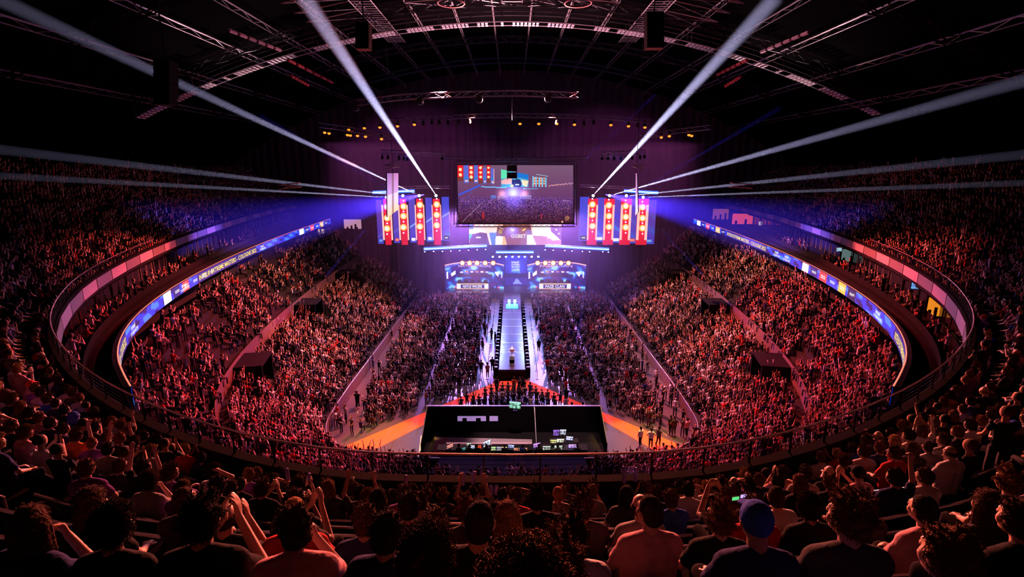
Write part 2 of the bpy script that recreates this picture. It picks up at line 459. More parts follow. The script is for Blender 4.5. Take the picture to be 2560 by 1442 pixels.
# ------------------------------------------------------------------ LED ribbon
def rib_canvas(L):
    w = int(L/.16); cv = Canvas(w, 6, (18, 40, 190)); x = np.arange(w)*.16
    t = np.sin(x*.55)+.6*np.sin(x*1.37+1)
    for j in range(6):
        sh = np.sin(x*.8+j*.6)+.7*np.sin(x*2.1-j*.9)
        cv.a[j] = np.array((20, 50, 215))*1.0
        cv.a[j][sh > .7] = (50, 120, 255); cv.a[j][sh < -.9] = (8, 14, 90)
    return cv, w
def ribbon(side):
    P = OUT.copy()
    if side == 'right': P[:, 0] *= -1
    P = P[P[:, 1] > 18.5]                       # runs near -> far
    P, t = resample(P, .5)
    L = t[-1]
    T = thing('led_ribbon', 'long curved blue LED ribbon board with event title along the %s side of the bowl' % side, 'led ribbon', (P[len(P)//2][0], P[len(P)//2][1], 12.6))
    def pt(s, z, off=0.0):
        x = np.interp(s, t, P[:, 0]); y = np.interp(s, t, P[:, 1]); x2 = np.interp(s+.3, t, P[:, 0]); y2 = np.interp(s+.3, t, P[:, 1])
        x1 = np.interp(s-.3, t, P[:, 0]); y1 = np.interp(s-.3, t, P[:, 1])
        tx, ty = x2-x1, y2-y1; l = math.hypot(tx, ty) or 1; nx, ny = ty/l, -tx/l
        if nx*(-x) + ny*(55-y) < 0: nx, ny = -nx, -ny
        return Vector((x+nx*off, y+ny*off, z))
    zt, zb = 13.5, 12.72
    if side == 'left': S = lambda u, v, off=.14: pt(u*L, zt+(zb-zt)*v, off)
    else: S = lambda u, v, off=.14: pt((1-u)*L, zt+(zb-zt)*v, off)
    cv, w = rib_canvas(L)
    # sponsor tiles and lettering areas; position as metres along from the left end of the picture
    def U(m): return m/L
    mb_y, mb_w = MB(), MB()
    tiles = [((235,235,245)), (20,30,110), (225,60,40), (30,60,200), (245,180,30), (16,24,60)]
    def put_tiles(m0, width=1.5, gap=.55):
        for i, c in enumerate(tiles):
            a = m0 + i*(width+gap); i0, i1 = int(a/.16), int((a+width)/.16)
            cv.a[:, i0:i1] = c
            text_mb(['::::', 'ooo', '===', 'ooo', '===', 'oo='][i],
                    S2, U(a+width*.2), .35, U(a+width*.8), .65, mb=mb_w)
    S2 = lambda u, v: S(u, v, .16)
    def head(m0, wd):
        text_mb('INTEL® EXTREME MASTERS - COLOGNE 2022', S2, U(m0), .2, U(m0+wd), .8, mb=mb_y)
        i0, i1 = int((m0-.3)/.16), int((m0+wd+.3)/.16); cv.a[:, i0:i1] = (14, 26, 120)
    def mark(m0):
        text_mb('intel', S2, U(m0), .12, U(m0+1.0), .5, mb=mb_w); text_mb('EXTREME MASTERS', S2, U(m0-.3), .6, U(m0+1.6), .85, mb=mb_w)
    if side == 'left':
        put_tiles(18.5); head(L-50, 16); head(1.5, 7.5); mark(10.8); mark(L-54); mark(L-32.5); put_tiles(L-17, 2, .6)
    else:
        Lr = L
        head(L-10, 8.6); mark(L-15); put_tiles(L-32, 1.7, .5); mark(L-37); head(L-58, 15); mark(L-40); put_tiles(2.5, 2, .6)
    canvas_mesh('led_face', cv, S, M['screenhi'], T)
    obj('yellow_lettering', mb_y, M['lety'], T, label='yellow and white event title lettering')
    obj('white_lettering', mb_w, M['letter'], T)
    sec = MB()
    for z0, z1, o0, o1 in ((12.68, 13.56, .13, 0),):
        A = [pt(q, z1, .13) for q in t]; B = [pt(q, z1, -.1) for q in t]; C = [pt(q, z0, -.1) for q in t]; D = [pt(q, z0, .13) for q in t]
        sec.sweep(A, B); sec.sweep(B, C); sec.sweep(C, D); sec.sweep(D, A)
    obj('housing', sec, M['metal'], T)
    sec = MB(); sec.tube([pt(q, 13.58, .12) for q in t], .03, 4); obj('edge_light', sec, mat('orange_edge_light', (.01,.01,.01), .4, emit=(1,.22,.12), es=1.1, sample=False), T)
for side in ('left', 'right'): ribbon(side)
# ================================================================== stage
def plate(mb, x0, y0, x1, y1, Y, depth=.25):
    """box standing on plane Y whose face covers the pixel rectangle"""
    A = at(x0, y0, Y=Y); B = at(x1, y1, Y=Y)
    mb.bb((A.x, Y, B.z), (B.x, Y+depth, A.z)); return A, B
STY = 88.0
# stage deck
deck = MB(); deck.bb((-13.5, 87.6, 0), (13.5, 103, .95))
dm = mat('stage_deck', (.05,.045,.06), .2, bump=.03)
T = thing('stage', 'wide black main stage deck in front of the black curtain, with dark fascia', 'stage', (0, 95, 0))
obj('deck', deck, dm, T)
mb = MB(); mb.bb((-13.6, 87.5, 0), (13.6, 87.62, .93)); obj('fascia', mb, M['black'], T)
# stage steps in the centre with a cyan lit strip at the foot
mb = MB()
for i in range(4): mb.bb((-1.4, 86.4+i*.3, 0), (1.4, 86.7+i*.3, .9*(i+1)/4+.03))
obj('steps', mb, dm, T)
# ---- runway
RW = thing('runway', 'long black catwalk running from the stage to a square end with the trophy', 'runway', (0, 68, 0))
mb = MB(); mb.bb((-1.4, 51.6, 1.05), (1.4, 86.4, 1.15)); obj('deck', mb, mat('runway_deck', (.07,.055,.08), .22, bump=.05, nscale=1.2), RW)
mb = MB(); mb.bb((-1.45, 51.5, 0), (-1.37, 86.4, 1.04)); mb.bb((1.37, 51.5, 0), (1.45, 86.4, 1.04)); mb.bb((-1.45, 51.45, 0), (1.45, 51.55, 1.04)); obj('skirt', mb, M['black'], RW)
for i in range(9):
    mb = MB(); y = 57+i*3.4; mb.bb((-1.38, y, 1.15), (1.38, y+.06, 1.157)); obj('seam', mb, M['alu'], RW)
mb = MB(); mb.bb((-.95, 76.5, 1.15), (.95, 79.2, 1.19)); obj('lit_tread', mb, mat('cyan_lit_tread', (.05,.2,.25), .3, emit=(.02,.55,.85), es=1.4), RW, label='cyan glowing tread across the runway')
for x in (-.45, .45):
    t = thing('floor_blinder', 'bright white-cyan lamp on the %s half of the runway step' % ('left' if x < 0 else 'right'), 'stage lamp', (x, 80.2, 1.15), 'lamps on the runway step')
    mb = MB(); mb.bb((x-.25, 80, 1.16), (x+.25, 80.4, 1.75)); obj('housing', mb, M['metal'], t)
    mb = MB(); mb.bb((x-.2, 79.93, 1.2), (x+.2, 79.99, 1.7)); obj('lamp_face', mb, M['cyanlamp'], t)
# moving heads along both runway edges
def moving_head(loc, label, group, lampmat, hang=False, aim=0):
    T = thing('moving_head', label, 'stage light', loc, group); s = -1 if hang else 1; x, y, z = loc
    mb = MB(); mb.box((x, y, z+s*.08), (.34, .34, .16)); obj('base', mb, M['metal'], T)
    mb = MB()
    for a in (-.2, .2): mb.box((x+a, y, z+s*.32), (.05, .12, .36))
    obj('yoke', mb, M['metal'], T)
    mb = MB(); mb.lathe((x, y, z+s*.42-.16), [(.05, 0), (.13, .03), (.16, .2), (.14, .3), (.06, .34)], 10); obj('head', mb, M['metal'], T)
    if lampmat:
        mb = MB(); mb.ball((x, y-.13, z+s*.42), .07, 8, 6); obj('lens', mb, lampmat, T)
    return T
ys = [52.4, 54.5, 56.7, 59.4, 61.8, 64.6, 67.6, 71, 74.5, 78, 82]
for sg, nm in ((-1, 'left'), (1, 'right')):
    for i, y in enumerate(ys):
        moving_head((sg*1.75, y, 1.0), 'black stage light on the %s edge of the runway, %s from the trophy end' % (nm, ORD[i]), 'lights along the %s runway edge' % nm, None)
        mb = MB(); mb.bb((sg*1.48, y-.3, 0), (sg*2.0, y+.3, 1.0)); tag(obj('light_plinth', mb, M['black']), 'black box carrying the %s light from the trophy on the %s runway edge' % (ORD[i], nm), 'plinth', 'plinths beside the runway')
# trophy on its pedestal
at0 = at(1285, 927, z=1.15)
T = thing('trophy_pedestal', 'black pedestal with pale bands at the end of the runway, under the trophy', 'pedestal', (0, 53.2, 1.15))
mb = MB(); mb.lathe((0, 53.2, 1.15), [(.28, 0), (.28, .75), (.26, .78)], 20); obj('column', mb, M['black'], T)
for z in (.02, .62, .84):
    mb = MB(); mb.lathe((0, 53.2, 1.15+z), [(.3, 0), (.3, .13)], 20); obj('band', mb, mat('pale_band', (.8,.75,.8), .4), T)
mb = MB(); mb.lathe((0, 53.2, 1.93), [(.29, 0), (.29, .19), (.2, .2)], 20); obj('top', mb, M['metal'], T)
T = thing('trophy', 'tall silver cup trophy standing on the banded pedestal', 'trophy', (0, 53.2, 2.13))
sil = mat('silver', (.9,.9,.92), .35, .6)
mb = MB(); mb.lathe((0, 53.2, 2.13), [(.2, 0), (.2, .06), (.07, .12), (.05, .3), (.09, .36), (.22, .55), (.26, .8), (.25, .82), (.1, .6)], 20); obj('cup', mb, sil, T)
mb = MB(); mb.lathe((0, 53.2, 2.93), [(.25, 0), (.2, .08), (.06, .16), (.1, .24), (.04, .32)], 20); obj('lid', mb, sil, T)
for a in (-1, 1):
    mb = MB(); mb.tube([(a*.24, 53.2, 2.88), (a*.4, 53.2, 2.85), (a*.4, 53.2, 2.65), (a*.17, 53.2, 2.55)], .025, 6); obj('handle', mb, sil, T)
# stanchions along both sides of the runway with a rope
for sg, nm in ((-1, 'left'), (1, 'right')):
    x = sg*2.75
    ys2 = np.linspace(51.8, 84, 15)
    for i, y in enumerate(ys2):
        T = thing('stanchion', 'chrome rope post on the %s side of the runway, %s from the red carpet' % (nm, ORD[i]), 'stanchion', (x, y, 0), 'rope posts left of the runway' if sg < 0 else 'rope posts right of the runway')
        mb = MB(); mb.lathe((x, y, 0), [(.17, 0), (.17, .03), (.03, .06)], 12); obj('base', mb, M['alu'], T)
        mb = MB(); mb.tube([(x, y, .05), (x, y, 1.0)], .025, 6); mb.ball((x, y, 1.02), .04, 8, 6); obj('post', mb, M['alu'], T)
    mb = MB(); pts = []
    for i in range(14):
        for k in range(4):
            t = k/4; pts.append((x, ys2[i]+(ys2[i+1]-ys2[i])*t, .93-.16*math.sin(PI*t)))
    mb.tube(pts, .018, 4); tag(obj('barrier_rope', mb, M['black']), 'dark rope strung along the posts %s of the runway' % nm, 'rope')
# red carpet chevron
cm = mat('red_carpet', (.85,.085,.012), .9, bump=.2, nscale=40, var=.1)
ap = at(1290, 948, z=0); 
poly = []
for (x, y) in ((1250,951),(1320,951),(1690,1108),(1700,1128),(1640,1128),(1505,1050),(1505,1040),(1315,975),(1255,975),(1060,1046),(1060,1062),(945,1120),(855,1126),(870,1112)):
    p = at(x, y, z=.012); poly.append((p.x, p.y))
mb = MB(); n = len(poly)
mb.add([(x, y, .014) for x, y in poly]+[(x, y, .002) for x, y in poly], [tuple(range(n))[::-1]]+[(i, (i+1) % n, n+(i+1) % n, n+i) for i in range(n)])
# concave polygon: triangulated on creation
o = obj('red_carpet', mb, cm); tag(o, 'red chevron carpet on the floor around the production area', 'carpet')
# ---- booths
def booth(cx0, cx1, name, team, nm):
    Y = 92.5; A = at(cx0, 656, Y=Y); B = at(cx1, 719, Y=Y); W = B.x-A.x; H = A.z-.95
    cx = (A.x+B.x)/2
    T = thing('team_booth', 'curved LED booth wall reading %s on the %s of the stage' % (team, nm), 'team booth', (cx, Y, .95))
    def S(u, v, off=0.0):
        x = cx + (u-.5)*W; c = (abs(u-.5)*2)**2.4
        return Vector((x, Y - c*1.6 + off, .95 + H*(1-v) - c*H*.07*(1-v)))
    cv = Canvas(150, 66, (30, 40, 130)); cv.k = 150/1000
    X, Yy = cv.X, cv.Y
    sh = np.sin(X*.09+Yy*.11)+.6*np.sin(X*.2-Yy*.16+2)+.5*np.sin(X*.05+Yy*.3)
    cv.a[sh > .5] = (40, 110, 225); cv.a[sh > 1.15] = (120, 190, 250); cv.a[sh < -.5] = (16, 20, 90); cv.a[sh < -1.1] = (60, 20, 110)
    cv.rect(0, 0, 1000, 60, (40, 30, 120), .5)
    # sponsor strip of small logos
    for i, c in enumerate([(230,230,240), (240,90,60), (235,235,245), (200,120,140), (240,240,200), (210,210,230)]):
        x = 240+i*88; cv.rect(x, 150, x+50, 178, c, .85)
    # dark people area and the desk shadow
    cv.rect(200, 195, 800, 255, (30, 18, 60), .8)
    # side emblems
    cv.poly([(90,170), (170,120), (170,190), (100,225)], (240,240,255)); cv.rect(20, 120, 45, 250, (235,240,255), .9)
    cv.poly([(840,150), (930,130), (900,230), (870,200)], (240,225,255)); cv.rect(950, 120, 972, 240, (235,240,255), .8)
    for i in range(16):
        x = 20+i*62; 
        if (i*7) % 3: cv.poly([(x, 440), (x+15, 400), (x+40, 440)], ((240,240,250), (60,140,240), (230,90,120))[i % 3])
    canvas_mesh('led_wall', cv, S, M['screenhi'], T)
    mb = text_mb(team, lambda u, v: S(u, v, -.06), .22, .06, .78, .17); obj('lettering', mb, mat('dim_lettering', (.01,.01,.01), .4, emit=(.9,.65,.95), es=.9, sample=False), T)
    mb = MB(); pts = [S(i/24, -.02, -.02) for i in range(25)]; mb.tube(pts, .1, 6); obj('top_trim', mb, M['strip'], T, label='glowing pink top edge')
    mb = MB(); L = [S(i/24, 0, .06) for i in range(25)]; Lo = [S(i/24, 1, .06) for i in range(25)]; mb.sweep(L, Lo); L2 = [p+Vector((0,.3,0)) for p in L]; Lo2 = [p+Vector((0,.3,0)) for p in Lo]; mb.sweep(L2, Lo2); mb.sweep(L, L2); obj('backing', mb, M['metal'], T)
    # desk
    D = thing('player_desk', 'long gaming desk with a lit front reading %s before its booth' % team, 'desk', (cx, 90.2, .95))
    w2 = W*.27
    c0 = -W*.02 if nm == 'left' else 0
    a, b_ = cx-w2-W*.03, cx+w2-W*.03
    mb = MB(); mb.bb((a, 90, 2.15), (b_, 91, 2.25)); obj('top', mb, M['metal'], D)
    mb = MB(); mb.bb((a, 90.1, .95), (a+.1, 90.9, 2.15)); mb.bb((b_-.1, 90.1, .95), (b_, 90.9, 2.15)); obj('side_panel', mb, M['metal'], D)
    P = plane_uv((a, 89.98, 2.15), (b_, 89.98, 2.15), (a, 89.98, 1.1))
    cv = Canvas(70, 14, (20, 24, 110)); cv.a[:2] = (245, 190, 150); cv.a[-2:] = (230, 170, 140); cv.a[2:-2, :9] = (200,210,250); cv.a[2:-2, -9:] = (200,210,250); cv.a[2:-2, 33:35] = (30,10,30)
    canvas_mesh('led_front', cv, P, M['screenhi'], D)
    P2 = plane_uv((a, 89.95, 2.15), (b_, 89.95, 2.15), (a, 89.95, 1.1))
    mb = text_mb(team, P2, .2, .24, .8, .76); obj('lettering', mb, M['letter'], D)
    return cx, W, H
info = []
for c0, c1, team, nm in ((1115, 1260, 'NATUS VINCERE', 'left'), (1318, 1460, 'FAZE CLAN', 'right')):
    cx, W, H = booth(c0, c1, 'booth', team, nm); info.append((cx, W, H))
    for i, px in enumerate([1156, 1174, 1193, 1213, 1233] if nm == 'left' else [1344, 1363, 1383, 1402, 1421]):
        p = at(px, 657, Y=91.5)
        T = thing('blinder_lamp', '%s amber blinder from the left above the %s team booth' % (ORD[i], nm), 'stage lamp', (p.x, 91.5, p.z-.4), 'amber blinders above the %s booth' % nm)
        mb = MB(); mb.lathe((0,0,0), [(.3, 0), (.5, .1), (.52, .3), (.45, .3)], 14); mb.v = [(p.x+a, 91.5-c+.3, p.z+b) for a, b, c in mb.v]; obj('housing', mb, M['metal'], T)
        mb = MB(); mb.ball((p.x, 91.35, p.z), (.44, .12, .44), 12, 8); lf = obj('lamp_face', mb, M['blinder'], T)
        mb = MB(); mb.ball((p.x, 91.24, p.z), (.3, .1, .3), 12, 8); obj('lamp_core', mb, M['blindcore'], lf)
        mb = MB(); mb.bb((p.x-.05, 91.5, p.z-.6), (p.x+.05, 91.6, p.z-.35)); obj('bracket', mb, M['metal'], T)
# central LED with the event mark
T = thing('centre_led_screen', 'tall narrow blue LED screen with the white event mark between the two booths', 'led screen', (0, 94, .95))
A = at(1262, 638, Y=94); B = at(1318, 719, Y=94)
cv = Canvas(34, 50, (30, 25, 130)); cv.glow(17, 18, 14, (30, 60, 110)); cv.a[:8] = (20, 40, 200)
cv.poly([(8, 28), (20, 18), (24, 30)], (60, 130, 240)); cv.a[30:38, :] *= .5; cv.poly([(12, 48), (18, 38), (26, 48)], (120,140,230))
canvas_mesh('led_face', cv, plane_uv((A.x, 94, A.z), (B.x, 94, A.z), (A.x, 94, .95)), M['screenhi'], T)
P2 = plane_uv((A.x, 93.95, A.z), (B.x, 93.95, A.z), (A.x, 93.95, .95))
mb = MB(); text_mb('intel', P2, .3, .18, .62, .27, mb=mb); text_mb('EXTREME', P2, .3, .29, .66, .34, mb=mb); text_mb('MASTERS', P2, .3, .36, .66, .41, mb=mb); text_mb('COLOGNE', P2, .3, .44, .66, .52, mb=mb)
obj('lettering', mb, M['letter'], T)
mb = MB(); mb.bb((A.x-.1, 94.05, .95), (B.x+.1, 94.4, A.z+.1)); obj('cabinet', mb, M['metal'], T)
# blue portal backdrop behind
T = thing('stage_backdrop', 'dark blue fabric backdrop hanging behind the booths and the player screen', 'backdrop', (0, 98, .95))
A = at(1128, 560, Y=98); B = at(1452, 719, Y=98)
mb = MB(); mb.bb((A.x, 98, .95), (B.x, 98.1, A.z)); obj('cloth', mb, mat('blue_cloth', (.08,.08,.4), .8), T)
# monitors and players on stage
def led_tube(x0, y0, x1, y1, Y, label, fx):
    A = at(x0, y0, Y=Y); B = at(x1, y1, Y=Y)
    T = thing('led_tube', label, 'led tube', (A+B)/2, 'blue LED tubes above the stage')
    mb = MB(); mb.tube([A, B], .27, 8); obj('tube', mb, M['bluetube'], T)  # outer tube made wide to hold the blue glow around the core
    mb = MB(); mb.tube([A+Vector((0,-.16,0)), B+Vector((0,-.16,0))], .12, 8); obj('core', mb, M['bluecore'], T)
    mb = MB(); mb.tube([A+Vector((0,.3,.1)), B+Vector((0,.3,.1))], .12, 6); obj('rail', mb, M['metal'], T)
led_tube(1060, 622, 1217, 614, 86, 'long bright blue LED tube above the left booth, left of the centre screen', 0)
led_tube(1240, 630, 1334, 630, 90, 'short bright blue LED tube in the centre below the player screen', 0)
led_tube(1363, 614, 1522, 623, 86, 'long bright blue LED tube above the right booth, right of the centre screen', 0)
led_tube(932, 481, 1036, 477, 90, 'blue LED tube crossing above the left tower group', 0)
led_tube(1560, 477, 1645, 482, 90, 'blue LED tube crossing above the right tower group', 0)
def drops(lst, Y, mat_, r, where, grp, small=False):
    for i, (px, py) in enumerate(lst):
        p = at(px, py, Y=Y)
        T = thing('spot_lamp', 'small round %s, %s from the left in the row %s' % ('white-blue spotlight', ORD[i], where), 'spotlight', p, grp)
        mb = MB(); mb.ball(p, r, 8, 6); obj('lens', mb, mat_, T)
        mb = MB(); mb.lathe((p.x, p.y+.05, p.z), [(r*1.1, 0), (r*1.2, r*2), (r*.6, r*2.6)], 8); obj('housing', mb, M['metal'], T)
drops([(1062,629),(1084,628),(1106,628),(1127,627),(1149,626),(1171,625),(1193,624),(1214,623)], 86, M['bluelamp'], .12, 'under the left blue tube', 'spots under the left blue tube')
drops([(1232,641),(1249,641),(1265,641),(1281,641),(1297,641),(1312,641),(1329,641),(1346,641)], 90, M['whitelamp'], .2, 'under the centre blue tube', 'spots under the centre blue tube')
drops([(1363,624),(1383,625),(1412,626),(1430,627),(1456,628),(1474,629),(1507,629),(1521,630)], 86, M['bluelamp'], .12, 'under the right blue tube', 'spots under the right blue tube')
# ---- side towers and side LED panels
def side(x_of, nm):
    mir = nm == 'right'
    cols = [968, 1009, 1050, 1092] if not mir else [1606, 1564, 1522, 1481]
    rows = [(517,545,571), (516,540,568), (512,539,566), (511,537,563)] if not mir else [(518,545,570), (515,542,568), (513,540,567), (511,537,565)]
    for i, (cx, rw) in enumerate(zip(cols, rows)):
        Y = 86+.4*i
        T = thing('light_tower', 'red light tower with three amber lamps, %s from the %s edge of the %s group' % (ORD[i], 'outer', nm), 'light tower', at(cx, 612, Y=Y), 'red light towers in the %s group' % nm)
        mb = MB(); plate(mb, cx-10, 497, cx+10, 612, Y, .4); obj('face', mb, M['redface'], T)
        for y in rw:
            p = at(cx, y, Y=Y)
            mb = MB(); mb.ball((p.x, Y-.02, p.z), (.56, .2, .56), 14, 8); lf = obj('lamp', mb, M['blinder'], T)
            mb = MB(); mb.ball((p.x, Y-.2, p.z), (.33, .1, .33), 12, 8); obj('lamp_core', mb, M['blindcore'], lf)
        ym = [rw[0]-14, (rw[0]+rw[1])/2, (rw[1]+rw[2])/2, rw[2]+14]
        for y in ym:
            p = at(cx, y, Y=Y); mb = MB(); mb.ball((p.x, Y-.05, p.z), .13, 8, 6); obj('small_lens', mb, M['violetlamp'], T)
        for dx in (-10.5, 10.5):
            mb = MB(); plate(mb, cx+dx-.45, 512, cx+dx+.45, 600, Y-.08, .1); obj('edge_strip', mb, M['strip'], T)
        # head lamp on top where the white beam starts
        q = at(cx-(2 if not mir else -2), 489 if i else 493, Y=Y)
        H = thing('beam_light', 'white-lensed moving light topping the %s red tower from outside, %s group' % (ORD[i], nm), 'stage light', q, 'beam lights above the towers')
        mb = MB(); mb.ball(q, .22, 10, 8); mc = mb
        mb = MB(); mb.box((q.x, q.y+.3, q.z-.1), (.45, .35, .6)); hb = obj('body', mb, M['metal'], H); obj('lens', mc, M['whitelamp'], hb)
        mb = MB(); mb.box((q.x, q.y+.3, q.z-.45), (.3, .3, .12)); obj('base', mb, M['metal'], H)
    pans = [(939,960,500,609), (980,1001,499,607), (1021,1042,496,606), (1063,1083,494,604), (1104,1125,492,602)]
    if mir: pans = [(1613,1635,500,610), (1572,1592,498,608), (1531,1552,496,607), (1491,1510,494,604), (1450,1470,492,602)]
    logo = [(70,130,220), (235,90,70), (250,240,245), (250,235,240), (20,24,60)]
    for i, (x0, x1, y0, y1) in enumerate(pans):
        Y = 87+.35*i
        T = thing('side_led_panel', 'tall blue LED panel, %s from the outer edge in the %s group' % (ORD[i], nm), 'led panel', at((x0+x1)/2, y1, Y=Y), 'blue LED panels of the %s group' % nm)
        A = at(x0, y0, Y=Y); B = at(x1, y1, Y=Y)
        cv = Canvas(20, 104, (70, 40, 150)); g = np.linspace(0, 1, 104)[:, None, None]
        f = i/4
        top = np.array((105, 60, 160))*(1-f)+np.array((60, 70, 205))*f; bot = np.array((70, 50, 170))*(1-f)+np.array((55, 75, 225))*f
        cv.a[:] = top*(1-g)+bot*g
        k = (i*20+cv.X)*(1 if not mir else 1)
        def streak(c0, sl, wd, col, al):
            dd = cv.Y-(c0-sl*(k)); cv.at(np.exp(-(dd/wd)**2), col, al)
        if not mir: streak(88, .52, 2.2, (140, 200, 255), .85 if i > 1 else .25); streak(140, .52, 7, (40, 150, 240), .8 if i > 2 else .35); streak(118, .52, 4, (30, 30, 190), .6)
        else: streak(24, -.9+.0, 5, (60, 150, 250), .6 if i > 1 else .2); streak(58, -.9, 9, (20, 150, 235), .9 if i > 2 else .25); streak(-4, -.9, 5, (60, 60, 230), .6)
        c = logo[i] if not mir else logo[::-1][4-i] ; cv.a[93:100, 4:16] = c
        if i == 4: cv.a[91:102, 2:18] = (20, 22, 50); cv.a[95:98, 6:14] = (170, 240, 150)
        cv.a[95:98, 6:14] = np.array(c)*.6+90 if i < 4 else cv.a[95:98, 6:14]
        cv.a[-2:] = (60, 80, 220)
        canvas_mesh('led_face', cv, plane_uv((A.x, Y, A.z), (B.x, Y, A.z), (A.x, Y, B.z)), M['screen'], T)
        mb = MB(); mb.bb((A.x, Y+.03, B.z), (B.x, Y+.3, A.z)); obj('cabinet', mb, M['metal'], T)
side(None, 'left'); side(None, 'right')
# delta wing banners seen nearly edge-on
for (x0, x1, xt0, xt1, nm) in ((976, 989, 975, 989, 'left'), (1587, 1596, 1585, 1597, 'right')):
    Y = 62; A = at(xt0, 433, Y=Y); B = at(xt1, 433, Y=Y); C = at(x0, 541 if nm == 'left' else 528, Y=Y); D = at(x1, 526 if nm == 'left' else 541, Y=Y)
    T = thing('hanging_side_screen', 'narrow pale violet LED screen hanging edge-on above the %s towers' % nm, 'led screen', C)
    cv = Canvas(12, 96, (190, 150, 220)); g = np.linspace(0, 1, 96)
    for j in range(96):
        t = g[j]; cv.a[j] = np.array((150,100,165))*(1-t)+np.array((205,180,255))*t if t < .5 else (np.array((215,190,255))*(1-(t-.5)*2)+np.array((255,190,150))*((t-.5)*2))
    cv.a[:, 5:7] *= .6
    def S(u, v, A=A, B=B, C=C, D=D): 
        p = (A+(C-A)*v)*(1-u)+(B+(D-B)*v)*u; return p + Vector((0, 3.0*(u-.5), 0))
    canvas_mesh('led_face', cv, S, M['screenhi'], T)
    mb = MB(); a, b_, c, d_ = S(0,0), S(1,0), S(1,1), S(0,1); off = Vector((-.2 if nm == 'left' else .2, .35, 0))
    mb.add([a, b_, c, d_, a+off, b_+off, c+off, d_+off], [(7,6,5,4), (0,4,5,1), (1,5,6,2), (2,6,7,3), (3,7,4,0)]); obj('cabinet', mb, M['metal'], T)
    mb = MB(); mb.tube([(a+b_)/2, (a+b_)/2+Vector((0,0,14))], .03, 4); obj('hanging_cable', mb, M['metal'], T)
# ---- main centre screen with the live feed
T = thing('main_screen', 'large hanging LED screen in a truss frame showing the live arena feed', 'led screen', at(1288, 558, Y=80))
Y = 80; A = at(1143, 413, Y=Y); B = at(1432, 557, Y=Y)
cv = Canvas(238, 118, (96, 62, 96)); cv.k = 238/1900
g = np.linspace(0, 1, 118)[:, None]
c1, c2, c3 = np.array((118, 84, 112)), np.array((104, 58, 104)), np.array((34, 14, 34))
for j in range(118):
    t = j/117; cv.a[j] = c1*(1-t*2)+c2*t*2 if t < .5 else c2*(1-(t-.5)*2)+c3*((t-.5)*2)
for x0, x1, y1, n, r in ((0, 90, 190, 2, 26), (180, 262, 200, 3, 26), (335, 410, 225, 3, 22), (475, 530, 215, 3, 19)):
    cv.rect(x0, 0, x1, y1+60, (120, 50, 30), .7); cv.rect(x0, 0, x1, y1, (225, 25, 35))
    for q in range(n): cv.disc((x0+x1)/2, 35+q*75 if n == 3 else 65+q*85, r, (255, 225, 170)); 
for x0, x1, y1 in ((100, 180, 280), (265, 330, 280), (415, 470, 290), (540, 590, 300)):
    cv.rect(x0, 0 if x0 < 300 else 40, x1, y1, (90, 100, 200)); cv.rect(x0, y1-110, x1, y1-60, (40, 130, 220), .6); cv.rect(x0+12, y1-45, x1-10, y1-20, (235, 200, 190))
cv.rect(588, 50, 594, 300, (255, 190, 160))
cv.poly([(708, 65), (1160, 150), (1160, 355), (708, 350)], (60, 150, 190)); cv.poly([(708, 65), (830, 85), (830, 200), (708, 220)], (90, 220, 170)); cv.poly([(975, 115), (1160, 150), (1160, 225), (975, 190)], (20, 110, 200))
cv.poly([(708, 250), (840, 190), (900, 230), (880, 300), (720, 300)], (235, 170, 165)); cv.poly([(890, 235), (1010, 225), (1050, 290), (1030, 355), (880, 355)], (25, 28, 80)); cv.poly([(1040, 230), (1160, 250), (1130, 350), (1060, 320)], (240, 215, 170))
cv.rect(870, 305, 910, 345, (245, 190, 80)); cv.rect(940, 300, 1000, 315, (235, 235, 240))
cv.line(380, 345, 800, 362, 16, (110, 190, 255)); cv.line(1070, 375, 1315, 382, 10, (110, 190, 255))
cv.line(10, 480, 370, 320, 30, (50, 90, 235), .8); cv.line(140, 560, 230, 410, 8, (90, 100, 220), .7)
for i in range(5): cv.rect(1215+i*52, 175+i*6, 1240+i*52, 350, (110, 190, 230)); 
for i in range(4):
    cv.rect(1243+i*52, 190, 1265+i*52, 330, (200, 40, 40))
    for q in range(3): cv.disc(1254+i*52, 205+q*42, 11, (255, 210, 150))
cv.line(1285, 145, 1480, 178, 8, (150, 200, 220)); 
for i in range(46):
    x = 1490+i*9; cv.disc(x, 325-i*.9+8*math.sin(i), 8, ((255, 120, 60), (250, 190, 160), (90, 120, 255))[i % 3], .8)
cv.glow(920, 480, 190, (60, 70, 150)); cv.glow(900, 430, 90, (60, 100, 80)); cv.glow(720, 460, 60, (150, 90, 60)); cv.glow(1090, 460, 60, (150, 90, 60))
cv.rect(540, 480, 620, 540, (90, 150, 240), .8); cv.rect(640, 490, 820, 555, (230, 190, 230), .7); cv.rect(1010, 480, 1200, 545, (200, 200, 250), .6)
nz = rng.random((118, 238)); nz2 = rng.random((118, 238))
for j in range(62, 118):
    t = (j-62)/56; base = np.array((110, 70, 170))*(1-t)+np.array((70, 25, 45))*t
    row = base*(.35+1.0*nz[j][:, None]**2)
    row[nz2[j] > .93] = np.array((200, 130, 150))*(.5+.5*(1-t)); e_ = np.clip((j-60-6*np.abs(np.linspace(-1, 1, 238))+nz[j]*6)/14, 0, .9)[:, None]; cv.a[j] = cv.a[j]*(1-e_) + row*e_*1.15
cv.glow(920, 560, 150, (40, 40, 120)); cv.rect(385, 760, 430, 870, (225, 40, 40), .6); cv.rect(1360, 790, 1385, 870, (220, 40, 60), .6); cv.disc(1800, 860, 40, (220, 150, 90), .5); cv.disc(1720, 920, 16, (235,160,130))
cv.line(60, 930, 400, 600, 6, (205, 170, 215), .8); cv.line(1700, 570, 1860, 580, 14, (200, 140, 220), .6)
